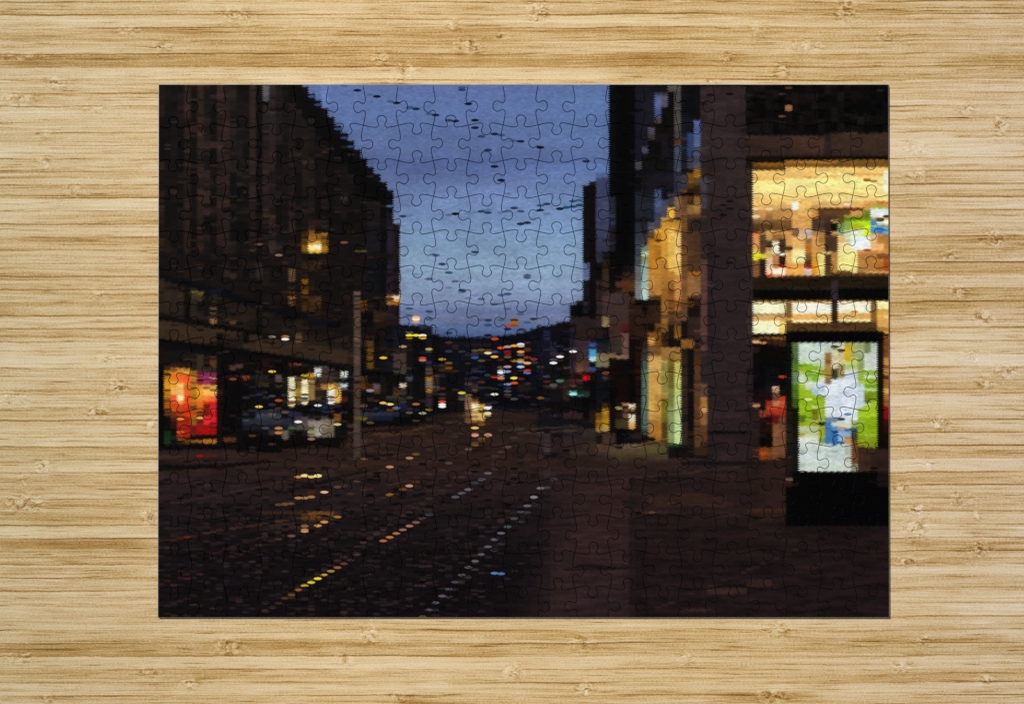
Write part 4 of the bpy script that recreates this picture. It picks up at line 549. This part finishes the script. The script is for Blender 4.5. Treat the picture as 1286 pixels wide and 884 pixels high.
# ---------------------------------------------------------------- bamboo board
gx = np.concatenate([np.arange(-900, -24, 24), np.arange(-24, 1312, 4), np.arange(1312, 2200, 24)]).astype(float)
gy = np.concatenate([np.arange(-900, -20, 5), np.arange(-20, 905, 1), np.arange(905, 1800, 5)]).astype(float)
BX, BY = np.meshgrid(gx, gy)
rb = np.random.RandomState(21)
def walk(n, k):
    v = rb.normal(0, 1, n + 2 * k); v = np.convolve(v, np.ones(k) / k, 'same')[k:-k]
    return v / (v.std() + 1e-6)
tone_a = np.full(BX.shape, .52); line_a = np.zeros(BX.shape); knot_a = np.zeros(BX.shape)
lw = walk(len(gx), 60) * .8
strip = (BY + lw[None, :] - 17.2) / 16.45
sid = np.floor(strip).astype(int)
for s_ in range(sid.min(), sid.max() + 1):
    m = sid == s_
    base = rb.normal(0, .045); a = walk(len(gx), 90) * .030
    ln = np.clip(.55 + .35 * walk(len(gx), 45) + rb.normal(0, .12), .05, 1.2)
    T2 = np.broadcast_to(base + a[None, :], BX.shape); tone_a[m] += T2[m]
    fr = strip - s_
    L2 = np.exp(-((fr * 16.45 - .3) / .75) ** 2) * ln[None, :]
    mm2 = (fr > -.2) & (fr < .3)
    line_a[mm2] = np.maximum(line_a[mm2], L2[mm2])
    # half-strip fibre seams
    for q in range(2):
        o = rb.uniform(.2, .85); ln2 = np.clip(.30 * walk(len(gx), 30) + .02, 0, .8)
        L3 = np.exp(-((fr - o) * 16.45 / .8) ** 2) * ln2[None, :]
        mm3 = m; line_a[mm3] = np.maximum(line_a[mm3], L3[mm3])
# single strips that are clearly darker or paler in places: x0, x1, y0, y1, amount
for x0, x1, y0, y1, am in [(-30,198,675,691,-.17),(-30,198,711,724,-.19),(-30,198,630,642,-.06),(-30,198,642,659,-.07),(170,620,27,49,-.05),(400,860,27,49,-.05),(-30,90,26,34,-.12),
  (0,60,68,84,-.08),(0,80,115,134,-.09),(560,1286,100,106,-.06),(300,860,67,83,-.02),(480,700,106,106,0),(640,1000,789,805,-.05),(0,420,800,823,-.05),(480,1286,789,806,-.06),(250,500,800,812,-.09),
  (1130,1286,680,690,-.08),(1100,1250,700,712,-.06),(50,198,424,444,-.03),(0,30,395,430,-.10),(0,60,540,560,-.06),(100,400,84,100,.07),(300,780,84,104,.08),(-20,60,262,280,.05),(1120,1286,186,200,.05),
  (200,1286,775,790,.02),(400,1286,823,850,.03),(0,200,822,845,.03),(800,1286,0,30,-.02),(980,1286,800,815,-.06),(1118,1286,390,430,.05),(0,200,300,350,.03),(880,1040,868,884,-.16),(960,1000,866,880,-.08),(480,560,868,884,-.10)]:
    ex = np.clip((BX - x0) / 40, 0, 1) * np.clip((x1 - BX) / 40, 0, 1)
    ey = np.clip((BY - y0) / 3, 0, 1) * np.clip((y1 - BY) / 3, 0, 1)
    tone_a += .95 * am * ex * ey
KN = [(160,38,14,6,.8),(205,58,12,6,.8),(70,103,14,8,.9),(295,18,18,10,.8),(25,70,30,5,.7),(15,125,28,8,.8),(55,204,9,8,.8),(94,239,13,8,.9),(120,137,14,5,.6),(50,168,12,5,.6),
      (678,14,12,13,1),(568,32,10,7,.8),(631,45,10,5,.7),(590,58,16,9,1),(479,74,11,9,.9),(508,88,14,9,.9),(498,101,12,5,.8),(1062,12,12,13,1),(952,36,10,8,.8),(1117,45,12,7,.8),(1012,57,18,7,.9),(912,72,8,8,.9),(982,90,12,9,.9),(894,102,10,4,.8),
      (1213,135,12,7,.8),(1258,158,10,14,1),(1152,187,16,8,.9),(1155,220,16,9,.9),(1250,300,14,9,1),(1195,320,10,8,.9),(1148,352,18,8,.8),(1205,367,13,8,.9),(1236,400,12,9,1),(1220,448,14,7,.9),(1265,467,12,8,1),(1238,481,13,8,.9),(1182,532,12,9,1),(1167,584,8,8,.9),(1248,297,10,6,.7),
      (124,371,12,7,.8),(136,452,13,7,.9),(147,486,13,8,1.1),(15,501,18,8,1),(122,518,13,8,1),(190,534,7,10,.8),(55,585,12,8,.9),(30,604,6,8,.8),(30,632,22,10,1.1),(186,650,9,10,1),(287,812,14,10,1),(25,826,14,6,.9),(187,844,12,6,.8),(237,859,13,7,.9),(62,877,8,7,.8),
      (464,796,10,11,1),(731,808,14,9,1),(432,828,12,8,.8),(645,843,14,9,1),(735,862,11,9,.9),(502,875,12,6,.9),(1132,612,10,6,.9),(1207,626,14,8,.9),(1153,640,14,7,.9),(1150,665,14,16,1),(1138,705,14,7,.9),(1232,690,14,9,1.2),(1228,646,4,9,1),(974,790,20,9,.8),(860,826,11,7,.9),(1159,807,9,10,1),(1132,836,12,9,.9),(1239,853,10,7,.9),(968,875,18,8,1)]
rk = np.random.RandomState(5)
for q in range(260):                                             # more knots beyond the photographed part
    x_, y_ = rk.uniform(-880, 2180), rk.uniform(-880, 1780)
    if -30 < x_ < 1316 and -30 < y_ < 914: continue
    KN.append((x_, y_, rk.uniform(9, 16), rk.uniform(6, 10), .9))
for x_, y_, rx_, ry_, am in KN:
    d = ((BX - x_) / rx_) ** 2 + ((BY - y_) / ry_) ** 2
    knot_a = np.maximum(knot_a, .88 * am * np.exp(-d * .9))
    tone_a -= .035 * am * np.exp(-((BX - x_) / (rx_ * 2.4)) ** 2 - ((BY - y_) / (ry_ * .8)) ** 2)
nV = BX.size; ny_, nx_ = BX.shape
co = np.zeros((nV, 3)); co[:, 0] = wx(BX.ravel()); co[:, 1] = wy(BY.ravel())
idx = np.arange(nV).reshape(ny_, nx_)
quads = np.stack([idx[:-1, :-1], idx[1:, :-1], idx[1:, 1:], idx[:-1, 1:]], -1).reshape(-1, 4)
me = bpy.data.meshes.new('bamboo_table')
me.vertices.add(nV); me.vertices.foreach_set('co', co.ravel())
me.loops.add(quads.size); me.loops.foreach_set('vertex_index', quads.ravel().astype(np.int32))
me.polygons.add(len(quads)); me.polygons.foreach_set('loop_start', np.arange(0, quads.size, 4, dtype=np.int32))
me.update(calc_edges=True)
ca = me.color_attributes.new('grain', 'FLOAT_COLOR', 'POINT')
cd = np.ones((nV, 4), np.float32); cd[:, 0] = tone_a.ravel(); cd[:, 1] = np.clip(knot_a.ravel(), 0, 1.2); cd[:, 2] = np.clip(line_a.ravel(), 0, 1.3)
ca.data.foreach_set('color', cd.ravel())
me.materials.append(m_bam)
tab = bpy.data.objects.new('bamboo_table', me); C.objects.link(tab); tab['kind'] = 'structure'

# ---------------------------------------------------------------- jigsaw puzzle
TEMPL = [(0,0),(6,-1.3),(11,-2.2),(14.6,-2.6),(17.2,-2.2),(18.9,-.9),(19.3,.9),(18.6,3),(17.5,5.2),(17.2,7.6),(18.2,10),(20.6,11.6),(23.4,12.1),(26.2,11.5),(28.5,9.7),(29.7,7.3),(29.4,5),(28.2,3),(27.4,1),(27.7,-.8),(29.3,-2.2),(31.8,-2.6),(36,-2),(41,-1),(45,0)]
def catmull(pts, n=3):
    out = []
    P_ = [pts[0]] + list(pts) + [pts[-1]]
    for i in range(1, len(P_) - 2):
        p0, p1, p2_, p3 = [np.array(P_[i + d], float) for d in (-1, 0, 1, 2)]
        for q in range(n):
            t = q / n
            out.append(.5 * ((2 * p1) + (-p0 + p2_) * t + (2 * p0 - 5 * p1 + 4 * p2_ - p3) * t * t + (-p0 + 3 * p1 - 3 * p2_ + p3) * t ** 3))
    out.append(np.array(pts[-1], float))
    return np.array(out)
NCOL, NROW = 21, 15
X0, X1, Y0, Y1 = 199.0, 1116.0, 106.3, 774.3
def node(i, j):
    # i = 0..21 column seams, j = 0..15 row seams, photo pixels; the cutting grid is turned slightly
    gx_ = 236.8 + 43.92 * (i - 1); gy_ = 157.9 + 44.7 * (j - 1)
    if i == 0: gx_ = 196.5
    if j == 0: gy_ = 109.5
    dx, dy_ = gx_ - 198, gy_ - 157
    return np.array([gx_ + dy_ * .0040 - .2, gy_ - dx * .0027 + .3])
rj = np.random.RandomState(3)
jit = {}
def edge(a, b_, sign, key):
    r_ = np.random.RandomState(key % 100003)
    t = np.array(TEMPL, float)
    body = slice(4, 21)
    t[body, 0] += r_.uniform(-.7, .7); t[body, 1] *= r_.uniform(.95, 1.06)
    t[6:19, 0] = 23.4 + (t[6:19, 0] - 23.4) * r_.uniform(.95, 1.07)
    c = catmull(t)
    d = b_ - a; L = np.hypot(*d); u = d / L; n = np.array([-u[1], u[0]])
    tt = c[:, 0] / 45.0 * L if L > 36 else c[:, 0] / 45.0 * L
    return a + tt[:, None] * u + (c[:, 1] * sign)[:, None] * n
# vertical edges, node (i,j) -> (i,j+1); tab to the right when sign = +1
VE, HE = {}, {}
for i in range(1, NCOL):
    for j in range(NROW):
        a, b_ = node(i, j), node(i, j + 1)
        sgn = 1 if (i - 8 + j - 1) % 2 == 0 else -1             # node (8,1) is x=544, y=157: tab to the right below it
        e = edge(a, b_, -sgn, i * 131 + j * 17 + 5)
        if j == 0:
            e[0] = (e[0][0], Y0)
        if j == NROW - 1:
            e = e[e[:, 1] < Y1 - .6]; e = np.vstack([e, (e[-1][0] , Y1)])
        VE[i, j] = e
for j in range(1, NROW):
    for i in range(NCOL):
        a, b_ = node(i, j), node(i + 1, j)
        sgn = -1 if (i - 8 + j - 1) % 2 == 0 else 1             # -1: tab upward
        e = edge(a, b_, sgn, i * 71 + j * 233 + 9)
        if i == 0:
            e = e[e[:, 0] > X0 + .6]; e = np.vstack([(X0, e[0][1]), e])
        if i == NCOL - 1:
            e = e[e[:, 0] < X1 - .6]; e = np.vstack([e, (X1, e[-1][1])])
        HE[i, j] = e
def outline(i, j):
    # clockwise in photo space: top (left to right), right (down), bottom (right to left), left (up)
    lx = X0 if i == 0 else None; rx = X1 if i == NCOL - 1 else None
    def corner(ii, jj):
        if ii == 0: x = X0
        elif ii == NCOL: x = X1
        else: x = None
        if jj == 0: y = Y0
        elif jj == NROW: y = Y1
        else: y = None
        if x is not None and y is not None: return np.array([x, y])
        if y is not None: return VE[ii, 0][0] if jj == 0 else VE[ii, NROW - 1][-1]
        if x is not None: return HE[0, jj][0] if ii == 0 else HE[NCOL - 1, jj][-1]
        return node(ii, jj)
    c00, c10, c11, c01 = corner(i, j), corner(i + 1, j), corner(i + 1, j + 1), corner(i, j + 1)
    def straight(a, b_): return np.array([a + (b_ - a) * k / 8 for k in range(9)])
    top = HE[i, j] if j > 0 else straight(c00, c10)
    right = VE[i + 1, j] if i < NCOL - 1 else straight(c10, c11)
    bot = (HE[i, j + 1] if j < NROW - 1 else straight(c01, c11))[::-1]
    left = (VE[i, j] if i > 0 else straight(c00, c01))[::-1]
    return np.vstack([top[:-1], right[:-1], bot[:-1], left[:-1]])
def inset(p, d):
    # p clockwise on screen (y down); inward normal
    nx = np.roll(p, -1, 0) - np.roll(p, 1, 0)
    nx /= np.hypot(nx[:, 0], nx[:, 1])[:, None] + 1e-9
    n = np.stack([-nx[:, 1], nx[:, 0]], 1)
    return p + n * (d[:, None] if isinstance(d, np.ndarray) else d)
def area(p):
    return .5 * abs(np.dot(p[:, 0], np.roll(p[:, 1], -1)) - np.dot(p[:, 1], np.roll(p[:, 0], -1)))
def piece_geo(i, j, r):
    p = outline(i, j)
    onb = (np.abs(p[:, 0] - X0) < .01) | (np.abs(p[:, 0] - X1) < .01) | (np.abs(p[:, 1] - Y0) < .01) | (np.abs(p[:, 1] - Y1) < .01)
    gap = np.where(onb, 0.0, .38)
    lift = r.uniform(-.10, .14); tx, ty = r.normal(0, .0016, 2)
    cx, cy = p.mean(0)
    p0 = inset(p, np.where(onb, -1.15, .02))       # foot: the die leaves the outer rim slightly splayed
    p1 = inset(p, gap)                            # wall top
    p2_ = inset(p, gap + .30)                     # rounded shoulder
    zt = T / S
    n = len(p)
    V = []
    for q, z in ((p0, 0.06), (p1, zt - .25), (p2_, zt)):
        zz = np.full(n, float(z))
        if z > 1: zz = zz + lift + (q[:, 0] - cx) * tx + (q[:, 1] - cy) * ty
        V += [(wx(a), wy(b_), h * S) for (a, b_), h in zip(q, zz)]
    F, M = [], []
    for k in range(n):
        l = (k + 1) % n
        F.append((k, n + k, n + l, l)); M.append(1 if (onb[k] and onb[l]) else 2)
        F.append((n + k, 2 * n + k, 2 * n + l, n + l)); M.append(0)
    F.append(tuple(range(2 * n, 3 * n))[::-1]); M.append(0)
    F.append(tuple(range(n))); M.append(1)
    F = [f_[::-1] for f_ in F[:-2]] + F[-2:]
    uv = [((v[0] / S + 643 - PX0) / (PX1 - PX0), 1 - (442 - v[1] / S - PY0) / (PY1 - PY0)) for v in V]
    return V, F, M, uv, (wx(cx), wy(cy))
def build(name, geos, parent):
    V, F, M, UV = [], [], [], []
    for g_ in geos:
        o = len(V); V += g_[0]; F += [tuple(o + q for q in f_) for f_ in g_[1]]; M += g_[2]; UV += g_[3]
    ox, oy = geos[0][4] if len(geos) == 1 else (wx(657), wy(440))
    me = bpy.data.meshes.new(name)
    me.from_pydata([(v[0] - ox, v[1] - oy, v[2]) for v in V], [], F)
    me.materials.append(m_print); me.materials.append(m_card); me.materials.append(m_core)
    me.polygons.foreach_set('material_index', M)
    ul = me.uv_layers.new(name='UVMap')
    li = np.zeros(len(me.loops), int); me.loops.foreach_get('vertex_index', li)
    ul.data.foreach_set('uv', np.array(UV)[li].ravel())
    me.update()
    import bmesh
    bm = bmesh.new(); bm.from_mesh(me); bmesh.ops.recalc_face_normals(bm, faces=bm.faces); bm.to_mesh(me); bm.free()
    ob = bpy.data.objects.new(name, me); C.objects.link(ob)
    ob.parent = parent
    ob.location = (ox - parent.location.x, oy - parent.location.y, 0)
    return ob
puz = bpy.data.objects.new('jigsaw_puzzle', None); C.objects.link(puz)
puz.location = (wx(657.5), wy(440.3), 0); puz.empty_display_size = .02
puz['label'] = 'assembled rectangular jigsaw puzzle printed with a blurred dusk street of lit shops, lying on bamboo'
puz['category'] = 'jigsaw puzzle'
allp = []
for j in range(NROW):
    for i in range(NCOL):
        r = np.random.RandomState(1000 + i * 37 + j * 911)
        g_ = piece_geo(i, j, r)
        a = round(area(outline(i, j)) / 60.0)
        allp.append((-a, (i - 10) ** 2 + (j - 7) ** 2, i, j, g_))
allp.sort(key=lambda t: t[:4])
for k, (_, _, i, j, g_) in enumerate(allp[:100]):
    o = build('puzzle_piece', [g_], puz)
rest = build('puzzle_pieces', [t[4] for t in allp[100:]], puz)
rest['kind'] = 'stuff'

# ---------------------------------------------------------------- light
wo = bpy.data.worlds.new('World'); sc.world = wo; wo.use_nodes = True
bg = wo.node_tree.nodes['Background']; bg.inputs[0].default_value = (.80, .86, 1, 1); bg.inputs[1].default_value = .05
def lamp(name, loc, size, power, col):
    l = bpy.data.lights.new(name, 'AREA'); l.size = size; l.energy = power; l.color = col
    o = bpy.data.objects.new(name, l); C.objects.link(o); o.location = loc
    d = -np.array(loc); 
    from mathutils import Vector
    o.rotation_euler = Vector(d).to_track_quat('-Z', 'Y').to_euler()
    return o
lamp('key_lamp', (-2.3, 2.5, 3.6), .45, 270, (1, .985, .965))
lamp('fill_lamp', (1.9, -1.5, 1.7), 1.6, 17, (.93, .96, 1))

# ---------------------------------------------------------------- camera
cam = bpy.data.cameras.new('camera'); co_ = bpy.data.objects.new('camera', cam); C.objects.link(co_)
H_ = 1.30; off = -.013
from mathutils import Vector
co_.location = (0, off, H_)
co_.rotation_euler = (math.atan2(-off, H_ - T), 0, 0)
cam.sensor_fit = 'HORIZONTAL'; cam.sensor_width = 36
cam.lens = 36 * (math.hypot(H_ - T, off)) / (1286 * S)
cam.clip_end = 50; cam.clip_start = .05
sc.camera = co_
sc.view_settings.view_transform = 'Standard'; sc.view_settings.look = 'None'
sc.view_settings.exposure = 0; sc.view_settings.gamma = 1
sc.render.engine = 'CYCLES'
